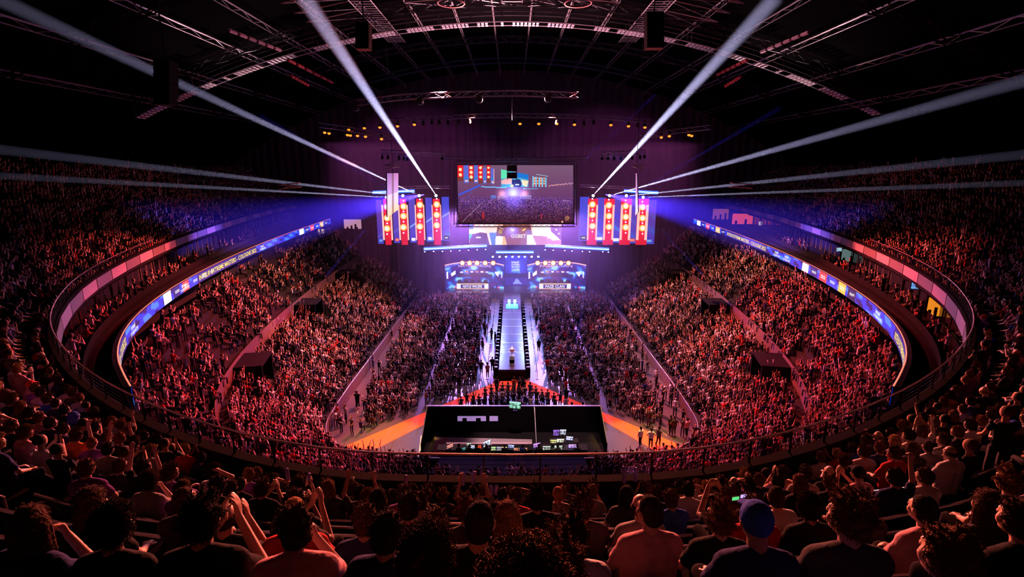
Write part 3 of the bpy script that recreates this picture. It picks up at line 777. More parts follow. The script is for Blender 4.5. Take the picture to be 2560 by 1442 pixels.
P = plane_uv((A.x, Y, A.z), (B.x, Y, A.z), (A.x, Y, B.z)); canvas_mesh('led_face', cv, P, M['screen'], T)
mb = MB(); mb.bb((A.x-.1, Y+.04, B.z-.1), (B.x+.1, Y+.5, A.z+.1)); obj('cabinet', mb, M['metal'], T)
def box_truss(pts, w=.5, r=.045, seg=1.0, up=Vector((0,0,1))):
    """square lattice truss along a polyline"""
    mb = MB(); pts = [Vector(p) for p in pts]; L = []
    tot = sum((b-a).length for a, b in zip(pts[:-1], pts[1:])); n = max(2, int(tot/seg))
    arr, _ = resample(np.array([tuple(p) for p in pts]), tot/n); arr = [Vector(p) for p in arr]
    ch = [[], [], [], []]
    for i, p in enumerate(arr):
        t = (arr[min(i+1, len(arr)-1)]-arr[max(i-1, 0)]).normalized(); u = up if abs(t.dot(up)) < .9 else Vector((0,1,0)); a = t.cross(u).normalized(); b = a.cross(t).normalized()
        for k, (x, y) in enumerate(((-1,-1),(1,-1),(1,1),(-1,1))): ch[k].append(p+a*x*w/2+b*y*w/2)
    for c in ch: mb.tube(c, r, 4)
    for i in range(len(arr)-1):
        for k in range(4):
            q, s_ = ch[k], ch[(k+1) % 4]
            mb.tube([q[i], s_[i+1]] if i % 2 else [s_[i], q[i+1]], r*.6, 3, False)
    return mb
fr = [at(1139, 408, Y=79.4), at(1438, 408, Y=79.4), at(1438, 563, Y=79.4), at(1139, 563, Y=79.4)]
for i, (a, b_) in enumerate(((0,1),(1,2),(2,3),(3,0))):
    obj('frame_truss', box_truss([fr[a], fr[b_]], .45, .05, .8), M['darkalu'], T)
# lower player screen
T = thing('player_screen', 'LED screen below the main screen showing a player in a brown shirt marked GGBET', 'led screen', at(1288, 612, Y=95))
Y = 95; A = at(1172, 548, Y=Y); B = at(1403, 612, Y=Y)
cv = Canvas(214, 60, (250, 205, 180)); cv.k = 214/1522
oy = 55
cv.rect(0, 0, 1522, oy+100, (245, 190, 165)); cv.rect(0, 0, 70, oy+110, (20, 110, 210)); cv.rect(70, 0, 450, oy+40, (255, 120, 90)); cv.rect(90, oy+25, 450, oy+55, (255, 240, 235))
cv.rect(450, oy, 1060, oy+50, (235,170,150)); cv.poly([(330, oy+170), (470, oy+160), (470, oy+370), (370, oy+370)], (50, 110, 230)); 
cv.poly([(0, oy+190), (60, oy+190), (0, oy+300)], (30, 190, 225)); cv.poly([(60, oy+190), (90, oy+150), (290, oy+170), (340, oy+370), (0, oy+370), (10, oy+280)], (84, 62, 88))
cv.poly([(0, oy+110), (190, oy+110), (260, oy+140), (280, oy+175), (190, oy+160), (80, oy+190), (0, oy+180)], (255, 215, 195))
cv.poly([(1050, oy+0), (1330, oy+0), (1330, oy+240), (1060, oy+220)], (255, 225, 215)); cv.rect(1050, oy, 1062, oy+50, (0,150,140)); cv.rect(1210, oy, 1222, oy+50, (0,150,140))
cv.poly([(1040, oy+215), (1280, oy+230), (1330, oy+370), (1080, oy+370)], (185, 125, 150)); cv.poly([(1340, oy+40), (1522, oy+70), (1522, oy+290), (1420, oy+260), (1350, oy+160)], (105, 78, 105)); cv.poly([(1300, oy+260), (1522, oy+290), (1522, oy+370), (1290, oy+370)], (190, 130, 170))
cv.poly([(1170, oy+120), (1215, oy+100), (1330, oy+130), (1480, oy+260), (1500, oy+290), (1380, oy+300), (1250, oy+210)], (255, 220, 200))
cv.poly([(560, oy+10), (1000, oy+10), (1015, oy+90), (950, oy+150), (950, oy+370), (620, oy+370), (590, oy+240), (540, oy+130)], (142, 84, 66))
cv.poly([(470, oy+60), (600, oy+50), (590, oy+230), (440, oy+220)], (120, 66, 52)); cv.poly([(960, oy+50), (1010, oy+40), (1040, oy+200), (950, oy+210)], (112, 60, 50))
cv.poly([(440, oy+225), (560, oy+240), (540, oy+370), (430, oy+370)], (255, 215, 190)); cv.poly([(560, oy+240), (590, oy+230), (610, oy+370), (545, oy+370)], (240, 170, 60)); cv.poly([(950, oy+205), (1040, oy+200), (1110, oy+370), (960, oy+370)], (255, 215, 190))
for q in range(3): cv.rect(490+q*18, oy+115, 500+q*18, oy+180, (190, 160, 60))
cv.line(500, oy+80, 570, oy+110, 8, (230, 200, 190)); cv.line(690, oy+108, 745, oy+128, 14, (240,225,220)); cv.line(720, oy+140, 750, oy+112, 10, (240,225,220)); cv.poly([(870, oy+120), (930, oy+90), (935, oy+115), (880, oy+145)], (235, 190, 110))
cv.disc(1430, oy+115, 14, (250,240,250)); cv.disc(1475, oy+180, 14, (250,240,250)); cv.rect(110, oy+235, 185, oy+252, (240,240,250))
P = plane_uv((A.x, Y, A.z), (B.x, Y, A.z), (A.x, Y, B.z)); canvas_mesh('led_face', cv, P, M['screenhi'], T)
P2 = plane_uv((A.x, Y-.05, A.z), (B.x, Y-.05, A.z), (A.x, Y-.05, B.z)); obj('lettering', text_mb('GGBET', P2, .455, (oy+195)/430, .615, (oy+255)/430), M['letter'], T)
mb = MB(); mb.bb((A.x-.1, Y+.05, B.z-.1), (B.x+.1, Y+.4, A.z+.1)); obj('cabinet', mb, M['metal'], T)
for x in (A.x+.5, B.x-.5):
    mb = MB(); mb.tube([(x, Y+.2, A.z), (x, Y+.2, 39)], .03, 4); obj('hanging_cable', mb, M['metal'], T)
# speaker hanging in front of the screen
T = thing('hanging_speaker', 'small black two-box speaker cluster hanging in front of the main screen', 'speaker', at(1280, 447, Y=66))
for y0, y1 in ((413, 428), (431, 446)):
    mb = MB(); plate(mb, 1269, y0, 1291, y1, 66, .8); obj('speaker_box', mb, M['metal'], T)
mb = MB(); p0 = at(1269, 410, Y=66); p1 = at(1291, 449, Y=66)
for x in (p0.x-.05, p1.x+.05):
    mb.tube([(x, 65.9, p1.z), (x, 65.9, p0.z+.2)], .05, 4)
mb.tube([(p0.x, 65.9, p0.z+.2), (p1.x, 65.9, p0.z+.2)], .05, 4); obj('rigging_frame', mb, M['darkalu'], T)
mb = MB(); mb.tube([((p0.x+p1.x)/2, 66, p0.z+.2), ((p0.x+p1.x)/2, 66, 39)], .04, 4); obj('chain', mb, M['metal'], T)
# ---- rigging trusses with lamps
def lamps_on(lst, Y, lampm, cat, words, grp, r=.22, tilt=0):
    for i, (px, py) in enumerate(lst):
        p = at(px, py, Y=Y)
        T = thing('wash_lamp', words % ORD[i], cat, p, grp)
        mb = MB(); mb.lathe((p.x, p.y, p.z), [(r*.9, -.05), (r*1.05, .1), (r*.9, .35), (r*.4, .5)], 10); can = obj('can', mb, M['metal'], T)
        mb = MB(); mb.ball((p.x, p.y-.05, p.z-.02), (r, r, r*.8), 10, 6); obj('lens', mb, lampm or M['metal'], can)
        mb = MB(); mb.bb((p.x-.04, p.y-.04, p.z+.45), (p.x+.04, p.y+.04, p.z+.8)); obj('clamp', mb, M['metal'], T)
def truss_thing(pix, Y, label, w=.5, m='alu', cat='truss', seg=1.0, r=.05):
    P = [at(x, y, Y=Y) for x, y in pix]; o = obj('lighting_truss', box_truss(P, w, r, seg), M[m]); return tag(o, label, cat)
truss_thing([(945,305),(1060,296),(1180,290),(1290,288),(1400,290),(1520,293),(1625,303)], 72, 'long gently arched dark truss across the hall with a row of amber lamps', .5, 'darkalu')
lamps_on([(911,320),(950,318),(994,315),(1036,311),(1300,309),(1347,309),(1392,309),(1436,311),(1527,312),(1571,315),(1612,318)], 72, M['amberlamp'], 'stage light', '%s amber lamp from the left on the long arched truss', 'amber lamps on the long arched truss')
lamps_on([(1058,311),(1080,308),(1098,309),(1120,310),(1148,308),(1174,307),(1215,309),(1262,308),(1328,310),(1460,312),(1484,309),(1594,316)], 72, None, 'stage light', 'unlit black lamp, %s from the left on the long arched truss', 'unlit lamps on the long arched truss', .2)
truss_thing([(800,313),(870,322),(978,342)], 66, 'short slanting truss with amber lamps on the left of the hall', .5, 'alu')
truss_thing([(1600,343),(1690,328),(1775,318)], 66, 'short slanting truss with amber lamps on the right of the hall', .5, 'alu')
lamps_on([(812,331),(823,333),(869,337),(876,338),(872,324),(894,339),(914,341),(954,347)], 66, M['amberlamp'], 'stage light', '%s amber lamp from the left under the short left truss', 'amber lamps under the short left truss', .2)
lamps_on([(1653,343),(1673,340),(1722,337),(1729,339)], 66, M['amberlamp'], 'stage light', '%s amber lamp from the left under the short right truss', 'amber lamps under the short right truss', .2)
truss_thing([(953,379),(1035,383),(1112,387)], 76, 'bright aluminium truss with hanging black lamps above the left towers', .55, 'alu')
truss_thing([(1500,387),(1560,383),(1613,380)], 76, 'bright aluminium truss with hanging black lamps above the right towers', .55, 'alu')
lamps_on([(956,396),(970,396),(998,398),(1010,399),(1018,400),(1106,398)], 76, None, 'stage light', 'unlit black lamp, %s from the left under the bright left truss', 'unlit lamps under the bright left truss', .2)
lamps_on([(1505,398),(1520,398),(1535,399),(1552,399),(1565,398),(1580,397),(1600,396),(1611,394)], 76, None, 'stage light', 'unlit black lamp, %s from the left under the bright right truss', 'unlit lamps under the bright right truss', .2)
truss_thing([(1110,395),(1200,398),(1290,399),(1380,398),(1470,395)], 78, 'dark truss just above the main screen', .5, 'darkalu')
truss_thing([(890,258),(1000,243),(1140,236),(1290,233),(1445,238)], 60, 'long dark truss across the hall above the amber lamp truss', .55, 'darkalu')
lamps_on([(890,270),(1050,255),(1198,250),(1370,248)], 60, None, 'stage light', 'large unlit black fixture, %s from the left under the upper long truss', 'large fixtures under the upper long truss', .42)
truss_thing([(962,418),(997,412)], 62, 'small truss piece above the left hanging side screen', .4, 'alu')
truss_thing([(1583,412),(1610,420)], 62, 'small truss piece above the right hanging side screen', .4, 'alu')
truss_thing([(985,470),(1060,467),(1125,468)], 87.4, 'thin truss above the left tower group carrying orange-lit clamps', .35, 'alu')
truss_thing([(1450,464),(1520,467),(1600,472)], 87.4, 'thin truss above the right tower group carrying orange-lit clamps', .35, 'alu')
truss_thing([(699,467),(750,462)], 52, 'small red-lit service truss hanging over the left upper tier', .4, 'alu')
truss_thing([(1826,462),(1880,466)], 52, 'small red-lit service truss hanging over the right upper tier', .4, 'alu')
lamps_on([(985,723),(1594,722)], 84, M['bluelamp'], 'stage light', '%s small blue floor light from the left beside the stage crowd', 'blue floor lights beside the stage', .14)
# hanging speaker arrays (dark blocks under the roof)
for i, (x0, y0, x1, y1, Y, w) in enumerate(((382, 150, 424, 262, 33, 'left, over the upper tier'), (888, 55, 922, 122, 40, 'left of the centre, high under the roof'), (1618, 28, 1660, 120, 40, 'right of the centre, high under the roof'))):
    T = thing('speaker_array', 'tall black hanging speaker array on the %s' % w, 'speaker', at((x0+x1)/2, y1, Y=Y)); n = 7; hh = (y1-y0)/n
    for k in range(n):
        mb = MB(); plate(mb, x0, y0+k*hh, x1, y0+(k+.93)*hh, Y+.05*k, .9); obj('speaker_box', mb, M['black'], T)
    mb = MB(); p = at((x0+x1)/2, y0, Y=Y); mb.tube([(p.x, Y+.4, p.z), (p.x, Y+.4, roofz(p.x)-.2)], .05, 4); obj('chain', mb, M['metal'], T)
# ================================================================== production area
T = thing('production_enclosure', 'black walled production enclosure on the floor behind the red carpet apex', 'enclosure', (0, 40, 0))
ZW = 2.5; YW = 40.0
L = at(1067, 1017, Y=YW).x; Rr_ = at(1500, 1017, Y=YW).x
mb = MB(); mb.bb((L, YW, 0), (Rr_, YW+.12, ZW)); obj('rear_wall', mb, M['black'], T)
mb = MB(); mb.bb((L-.04, YW-.02, ZW), (Rr_+.04, YW+.14, ZW+.07)); obj('wall_capping', mb, M['alu'], T)
for x in (L, Rr_):
    mb = MB(); mb.add([(x, YW, 0), (x, 36.6, 0), (x, 36.6, 1.0), (x, YW, ZW), (x+.08, YW, 0), (x+.08, 36.6, 0), (x+.08, 36.6, 1.0), (x+.08, YW, ZW)], [(0,1,2,3),(7,6,5,4),(0,4,5,1),(1,5,6,2),(2,6,7,3),(3,7,4,0)]); obj('side_wall', mb, M['black'], T)
    mb = MB(); mb.tube([(x+.04, YW, ZW+.04), (x+.04, 36.6, 1.04)], .035, 5); obj('rail', mb, M['alu'], T)
mb = MB(); p = at(1336, 1017, Y=YW-.1); q = at(1341, 1108, z=.35); mb.tube([(p.x, YW-.1, ZW+.02), (q.x, q.y, .35)], .05, 6); obj('divider_rail', mb, M['alu'], T)
mb = MB(); mb.bb((L, 35.0, 0), (Rr_, YW, .12)); obj('platform', mb, M['step'], T)
# pale drawing board strip on the rear wall, brightened by added emission instead of a lamp
lav = mat('glowing_violet_board', (.55,.42,.75), .6, emit=(.42,.26,.62), es=.7, sample=False)
for x0, x1, notch in ((1144, 1215, [(1156,1167),(1190,1202)]), (1224, 1245, [])):
    mb = MB(); A = at(x0, 1040, Y=YW-.03); B = at(x1, 1052, Y=YW-.03)
    mb.bb((A.x, YW-.06, A.z-.16), (B.x, YW-.02, A.z))
    segs = []; c = x0
    for n0, n1 in notch: segs.append((c, n0)); c = n1
    segs.append((c, x1))
    for s0, s1 in segs: mb.bb((at(s0, 1046, Y=YW).x, YW-.06, B.z), (at(s1, 1046, Y=YW).x, YW-.02, A.z-.16))
    obj('notched_board', mb, lav, T)
# grey/pink textured floor patch beside and behind the desks
mb = MB()
P = [at(x, y, z=.13) for x, y in ((1085,1092),(1330,1098),(1330,1112),(1088,1112))]
mb.add([tuple(p) for p in P], [(3,2,1,0)]); struct('floor_production_mat', mb, mat('trodden_pale_mat', (.75,.5,.55), .6, bump=.5, nscale=14, var=.6))
mb = MB(); P = [at(x, y, z=.02) for x, y in ((1052,1088),(1088,1092),(1090,1128),(1046,1140))]
mb.add([tuple(p) for p in P], [(3,2,1,0)]); struct('floor_cable_mat', mb, mat('cable_mat', (.7,.48,.5), .6, bump=.8, nscale=10, var=.7))
# big green screen on the wall top
def monitor(x0, y0, x1, y1, z, c, label, tilt=0, grp='monitors on the production desks', dark=False, rows=2):
    cx, cy = (x0+x1)/2, (y0+y1)/2; p = at(cx, cy, z=z); Y = p.y
    A = at(x0, y0, Y=Y); B = at(x1, y1, Y=Y)
    T = thing('monitor', label, 'monitor', (p.x, Y, B.z-.12), grp)
    sl = (B.x-A.x)*tilt
    S = plane_uv((A.x, Y, A.z), (B.x, Y, A.z+sl), (A.x, Y, B.z))
    cv = Canvas(18, 12, c)
    r = rng.random((4, 6, 1)); cv.a = cv.a*np.repeat(np.repeat(.5+.75*r, 3, 0), 3, 1)
    cv.a[5::6] *= .45; cv.a[:, 5::6] *= .45
    cv.a[:2] = np.minimum(255, np.array(c)*1.25)
    if rows > 2: cv.a[::3] = np.array(c)*.25
    canvas_mesh('screen', cv, S, M['screenhi'], T)
    mb = MB(); a, b_, c_, d_ = S(-.03,-.04), S(1.03,-.04), S(1.03,1.05), S(-.03,1.05); o = Vector((0,.06,0)); e = Vector((0,.012,0))
    mb.add([a+e, b_+e, c_+e, d_+e, a+o, b_+o, c_+o, d_+o], [(3,2,1,0),(4,5,6,7),(0,1,5,4),(1,2,6,5),(2,3,7,6),(3,0,4,7)]); obj('casing', mb, M['metal'], T)
    mb = MB(); m = (c_+d_)/2; mb.bb((m.x-.04, Y+.02, m.z-.14), (m.x+.04, Y+.05, m.z+.1)); mb.bb((m.x-.14, Y-.05, m.z-.15), (m.x+.14, Y+.12, m.z-.12)); obj('stand', mb, M['metal'], T)
def C2(x, y): return 1030+x/5.12, 980+y/5.12
mons = [((700,650,760,685),(170,170,160),'small grey monitor on the desk, third screen from the left',0),
 ((620,725,685,758),(70,130,130),'dim teal monitor lying low at the left of the desk',.35),
 ((445,690,530,735),(190,120,110),'pink-lit tilted monitor, first from the left on the desk',.5),
 ((755,683,802,722),(190,200,240),'small white-blue laptop screen right of the small grey monitor',0),
 ((822,682,885,722),(230,70,40),'monitor showing a red and orange picture on the left desk',0),
 ((915,640,1008,708),(190,190,210),'larger tilted monitor with a bright picture between the left desks',.45),
 ((920,730,985,765),(200,190,200),'low tilted monitor just in front of the larger tilted one',.35),
 ((1015,700,1075,750),(160,185,130),'left screen of the three multiview monitors',0),
 ((1085,700,1145,750),(150,150,160),'middle screen of the three multiview monitors',0),
 ((1150,700,1215,750),(190,170,120),'right screen of the three multiview monitors',0),
 ((1230,672,1310,712),(160,170,225),'pale blue monitor above the brown screens in the centre desk',-.1),
 ((1305,715,1355,750),(200,120,100),'left of the three small reddish screens',0),
 ((1365,715,1415,750),(210,140,110),'middle of the three small reddish screens',0),
 ((1422,715,1475,750),(200,130,90),'right of the three small reddish screens',0),
 ((1555,662,1640,715),(190,130,225),'violet tilted monitor at the start of the right desk',.2),
 ((1675,690,1775,745),(150,160,150),'grey-green spreadsheet monitor on the right desk',0),
 ((1825,685,1925,740),(165,180,165),'bright grey monitor right of the spreadsheet monitor',0),
 ((2005,670,2115,715),(180,140,220),'wide violet monitor at the right end of the desk',0),
 ((1975,565,2062,612),(190,190,250),'bright blue-white monitor above the right end of the desk',-.1),
 ((1855,600,1945,645),(215,215,190),'pale yellow-white monitor, right one of the raised pair',0),
 ((1770,610,1850,655),(190,185,120),'yellowish monitor, left one of the raised pair',0),
 ((1810,485,1885,560),(120,80,170),'violet picture monitor, left one of the high pair by the back wall',0),
 ((1895,480,1972,550),(170,170,190),'black and white multiview monitor, right one of the high pair',0)]
for (x0, y0, x1, y1), c, lab, tl in mons:
    a = C2(x0, y0); b_ = C2(x1, y1); hz = .95 if y0 > 640 else (1.15 if y0 > 560 else (1.0 if y0 > 500 else 1.05))
    monitor(a[0], a[1], b_[0], b_[1], hz, c, lab, tl)
monitor(1273.5, 1003, 1302, 1020, 3.05, (130, 190, 165), 'green landscape-format screen rising above the enclosure wall behind the desks', -.12, None, rows=2)
# desks
for i, (x0, x1, y, nm) in enumerate(((1092, 1225, 1126, 'left'), (1228, 1332, 1126, 'middle'), (1334, 1470, 1126, 'right'))):
    p0 = at(x0, y, z=.75); p1 = at(x1, y, z=.75); Y = p0.y
    T = thing('production_desk', 'long black production desk, %s one of the three' % nm, 'desk', ((p0.x+p1.x)/2, Y, .12), 'production desks')
    mb = MB(); mb.bb((p0.x, Y, .75), (p1.x, Y+.9, .8)); obj('top', mb, M['metal'], T)
    mb = MB(); mb.bb((p0.x, Y+.82, .12), (p1.x, Y+.86, .74)); obj('skirt', mb, M['black'], T)
    for x in (p0.x+.05, p1.x-.05):
        mb = MB(); mb.bb((x-.03, Y+.05, .12), (x+.03, Y+.11, .75)); obj('leg', mb, M['metal'], T)
p0 = at(1375, 1103, z=.95); T = thing('production_desk', 'small raised black desk behind the right long desk', 'desk', (p0.x, p0.y, .12), 'production desks')
mb = MB(); mb.bb((p0.x, p0.y-.1, .85), (p0.x+2.3, p0.y+.6, .9)); obj('top', mb, M['metal'], T)
for x in (p0.x+.1, p0.x+2.2):
    mb = MB(); mb.bb((x-.03, p0.y, .12), (x+.03, p0.y+.4, .85)); obj('leg', mb, M['metal'], T)
# lit ramp board left of desks
p = at(1101, 1116, z=.6); mb = MB(); mb.box(p, (.9, .08, 1.0), M=Matrix.Rotation(-.5, 3, 'X')); tag(obj('display_board', mb, mat('grey_board', (.5,.42,.4), .5)), 'grey leaning board at the left end of the production desks', 'board')
# black cloth over the empty lower tier block nearest the camera
mb = MB(); A = []; B = []
for i in range(21):
    x = -5.2+10.4*i/20; A.append((x, 33.7, 1.6)); B.append((x*1.03, 26.5, 3.6))
mb.sweep(A, B); mb.sweep(A, [(x, y, 0.1) for x, y, z in A]); tag(obj('seat_cover_cloth', mb, mat('seat_cover', (.008,.006,.010), .95, spec=.02)), 'large black cloth covering the near lower seats behind the production desks', 'cloth')
# upright banner stand lower right and small crowd barriers
p = at(1765, 1075, z=1.6)
T = thing('event_banner', 'dark banner with pale lettering on the barrier at the floor\'s lower right corner', 'banner', (14.6, 37.0, .1))
A_, B_, D_ = Vector((13.4, 34.6, 2.6)), Vector((16.6, 37.4, 2.6)), Vector((13.4, 34.6, .9))
Pb = plane_uv(A_, B_, D_)
mb = MB(); mb.add([Pb(0,0), Pb(1,0), Pb(1,1), Pb(0,1), Pb(0,0)+Vector((.05,-.05,0)), Pb(1,0)+Vector((.05,-.05,0)), Pb(1,1)+Vector((.05,-.05,0)), Pb(0,1)+Vector((.05,-.05,0))], [(0,1,2,3),(7,6,5,4),(0,4,5,1),(1,5,6,2),(2,6,7,3),(3,7,4,0)]); obj('cloth', mb, M['black'], T)
Pl = plane_uv(A_+Vector((.09,-.09,0)), B_+Vector((.09,-.09,0)), D_+Vector((.09,-.09,0)))
obj('lettering', text_mb('EXTREME', Pl, .3, .45, .8, .65), mat('pale_print', (.6,.55,.6), .6), T)

# ================================================================== roof structure
def arch(Y, x0, x1, dz, n=40): return [(x, Y, roofz(x)-dz) for x in np.linspace(x0, x1, n)]
roofc = thing
reds = mat('roof_steel', (.42,.36,.36), .45, .6)
for i, (Y, w) in enumerate(((24, .9), (34, .8), (45, .8), (60, .7), (76, .7), (90, .7))):
    o = obj('roof_truss', box_truss(arch(Y, -46, 46, 1.0, 36), w, .06, 1.6), M['metal'])
    tag(o, 'dark arched roof truss spanning the hall, %s from the camera' % ORD[i], 'roof truss', 'arched roof trusses')
xsP = [-42, -36, -30, -25, -20, -15.5, -11, -6.5, -2.2, 2.2, 6.5, 11, 15.5, 20, 25, 30, 36, 42]
for i, x in enumerate(xsP):
    mb = MB(); mb.tube([(x, 8, roofz(x)-.55), (x, 103, roofz(x)-.55)], .09, 4)
    mb.tube([(x, 8, roofz(x)-1.1), (x, 103, roofz(x)-1.1)], .04, 4)
    for k in range(24): mb.tube([(x, 8+k*4, roofz(x)-.55), (x, 10+k*4, roofz(x)-1.1)], .03, 3); mb.tube([(x, 10+k*4, roofz(x)-1.1), (x, 12+k*4, roofz(x)-.55)], .03, 3)
    sgw = 'left' if x < 0 else 'right'; k = len([q for q in xsP if abs(q) <= abs(x) and (q < 0) == (x < 0)])
    tag(obj('roof_purlin', mb, reds), 'long thin lengthwise roof beam, %s to the %s of the centre line' % (ORD[k-1], sgw), 'roof beam', 'lengthwise roof beams')
# curved lit catwalk : arch following the roof with ladders of cross bars
cw = []
for x in np.linspace(-41.5, 41.5, 150):
    cw.append((x, 60.0, 37.35-.0056*x*x))
T = thing('lit_catwalk', 'long arched catwalk of bright cross bars spanning the whole roof', 'catwalk', (0, 60, 37))
catm = mat('catwalk_steel', (.85,.75,.8), .4, .5)
for dy in (-.75, .75):
    mb = MB(); mb.tube([(x, y+dy, z) for x, y, z in cw], .05, 4); obj('side_rail', mb, catm, T)
mb = MB(); arr, _ = resample(np.array(cw), .42)
for i in range(len(arr)):
    if (i // 3) % 8 == 7: continue
    x, y, z = arr[i]
    if i % 9 in (7, 8): continue
    mb.bb((x-.13, y-.72, z-.08), (x+.13, y-.08, z+.08)); mb.bb((x-.13, y+.08, z-.08), (x+.13, y+.72, z+.08))
obj('grating', mb, catm, T)
mb = MB()
for x, y, z in arr[::8]:
    mb.tube([(x, y-.75, z), (x, y-.75, z+1)], .03, 4); mb.tube([(x, y+.75, z), (x, y+.75, z+1)], .03, 4)
obj('rail_post', mb, M['darkalu'], T); 
mb = MB()
for dy in (-.75, .75): mb.tube([(x, y+dy, z+1) for x, y, z in cw[::3]], .035, 4)
obj('handrail', mb, M['darkalu'], T)
# ladder-like service catwalks running lengthwise, slatted
for i, (x, y0, y1, dz, nm) in enumerate(((0, 20, 58, 1.7, 'centre'), (-14.5, 26, 70, 1.6, 'left of centre'), (14.5, 26, 70, 1.6, 'right of centre'), (-22, 24, 44, 1.4, 'further left'), (22, 24, 44, 1.4, 'further right'))):
    z = roofz(x)-dz; T = thing('service_catwalk', 'slatted service catwalk under the roof, %s' % nm, 'catwalk', (x, (y0+y1)/2, z), 'slatted service catwalks')
    mb = MB(); k = y0
    while k < y1: mb.bb((x-1.0, k, z-.02), (x+1.0, k+.22, z+.02)); k += .75
    obj('slats', mb, reds, T)
    for dx in (-1.05, 1.05):
        mb = MB(); mb.tube([(x+dx, y0, z), (x+dx, y1, z)], .06, 4); obj('side_rail', mb, reds, T)
# cross bracing between the arched trusses
kb = 0
for Y0, Y1 in ((24, 34), (34, 45), (45, 60)):
    for x0, x1 in ((-21, -14.5), (-11, -5.5), (-5.5, 0), (0, 5.5), (5.5, 11), (14.5, 21)):
        mb = MB(); za, zb_ = roofz(x0)-1.3, roofz(x1)-1.3
        for k in range(5):
            ya, yb = Y0+(Y1-Y0)*k/5, Y0+(Y1-Y0)*(k+1)/5
            mb.tube([(x0, ya, za), (x1, yb, zb_)], .05, 3); mb.tube([(x1, ya, zb_), (x0, yb, za)], .05, 3); mb.tube([(x0, ya, za), (x1, ya, zb_)], .07, 4)
        kb += 1
        tag(obj('roof_bracing', mb, reds), 'red-lit cross bracing bay under the roof, %s of the bays counted from the camera' % ORD[kb-1], 'roof bracing', 'cross bracing bays under the roof')
# broken bright duct strips on left and right
for nm, pts in (('left', [((570,75),(705,130))]), ('right', [((2020,80),(1898,132))])):
    pass
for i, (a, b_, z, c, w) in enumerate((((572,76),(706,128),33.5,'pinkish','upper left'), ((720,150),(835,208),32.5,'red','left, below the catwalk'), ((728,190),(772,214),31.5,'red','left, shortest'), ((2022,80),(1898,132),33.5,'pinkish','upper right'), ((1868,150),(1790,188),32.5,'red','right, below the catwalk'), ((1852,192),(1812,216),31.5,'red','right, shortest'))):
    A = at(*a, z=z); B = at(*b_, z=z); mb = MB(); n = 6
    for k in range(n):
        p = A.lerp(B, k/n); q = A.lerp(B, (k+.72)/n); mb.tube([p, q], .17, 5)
    tag(obj('roof_duct', mb, mat('duct_light_tint_%d' % i, (.8,.45,.5) if c == 'pinkish' else (.8,.12,.12), .5)), '%s-lit broken line of duct sections under the roof, %s' % (c, w), 'duct', 'duct runs under the roof')  # pinkish and red light on the ducts is put into their colour
# ring light fixtures
for x, y, nm in ((1128, 8, 'left'), (1445, 8, 'right')):
    p = at(x, y, Y=46); mb = MB(); pts = [(p.x+1.1*math.cos(a), 46+1.1*math.sin(a), p.z) for a in np.linspace(0, 2*PI, 25)]
    mb.tube(pts, .06, 5); tag(obj('ring_fixture', mb, reds), 'round ring fixture under the roof %s of the centre line' % nm, 'ceiling fixture', 'ring fixtures')

# ================================================================== railing of the upper tier
sel = [i for i in range(len(SF)) if SF[i, 1] < 44]
PA, NA_ = SF[sel], SN[sel]
T = thing('upper_tier_railing', 'long curved metal railing along the front of the upper tier', 'railing', (0, 9.5, 15.7))
rail_m = mat('rail_metal', (.55,.42,.45), .3, .8)
mb = MB(); mb.tube([(x-n[0]*-.05, y+n[1]*.05, 16.32) for (x, y), n in zip(PA, NA_)], .026, 6); obj('top_rail', mb, rail_m, T)
for z in (15.87, 15.98, 16.09, 16.2):
    mb = MB(); mb.tube([(x+n[0]*.05, y+n[1]*.05, z) for (x, y), n in zip(PA, NA_)], .006, 4); obj('wire', mb, M['metal'], T)
rs, rt = resample(np.hstack([PA, NA_]), 1.15)
for x, y, nx, ny in rs:
    mb = MB(); mb.box((x+nx*.07, y+ny*.07, 16.03), (.035, .035, .56), math.atan2(ny, nx)); obj('post', mb, M['metal'], T)

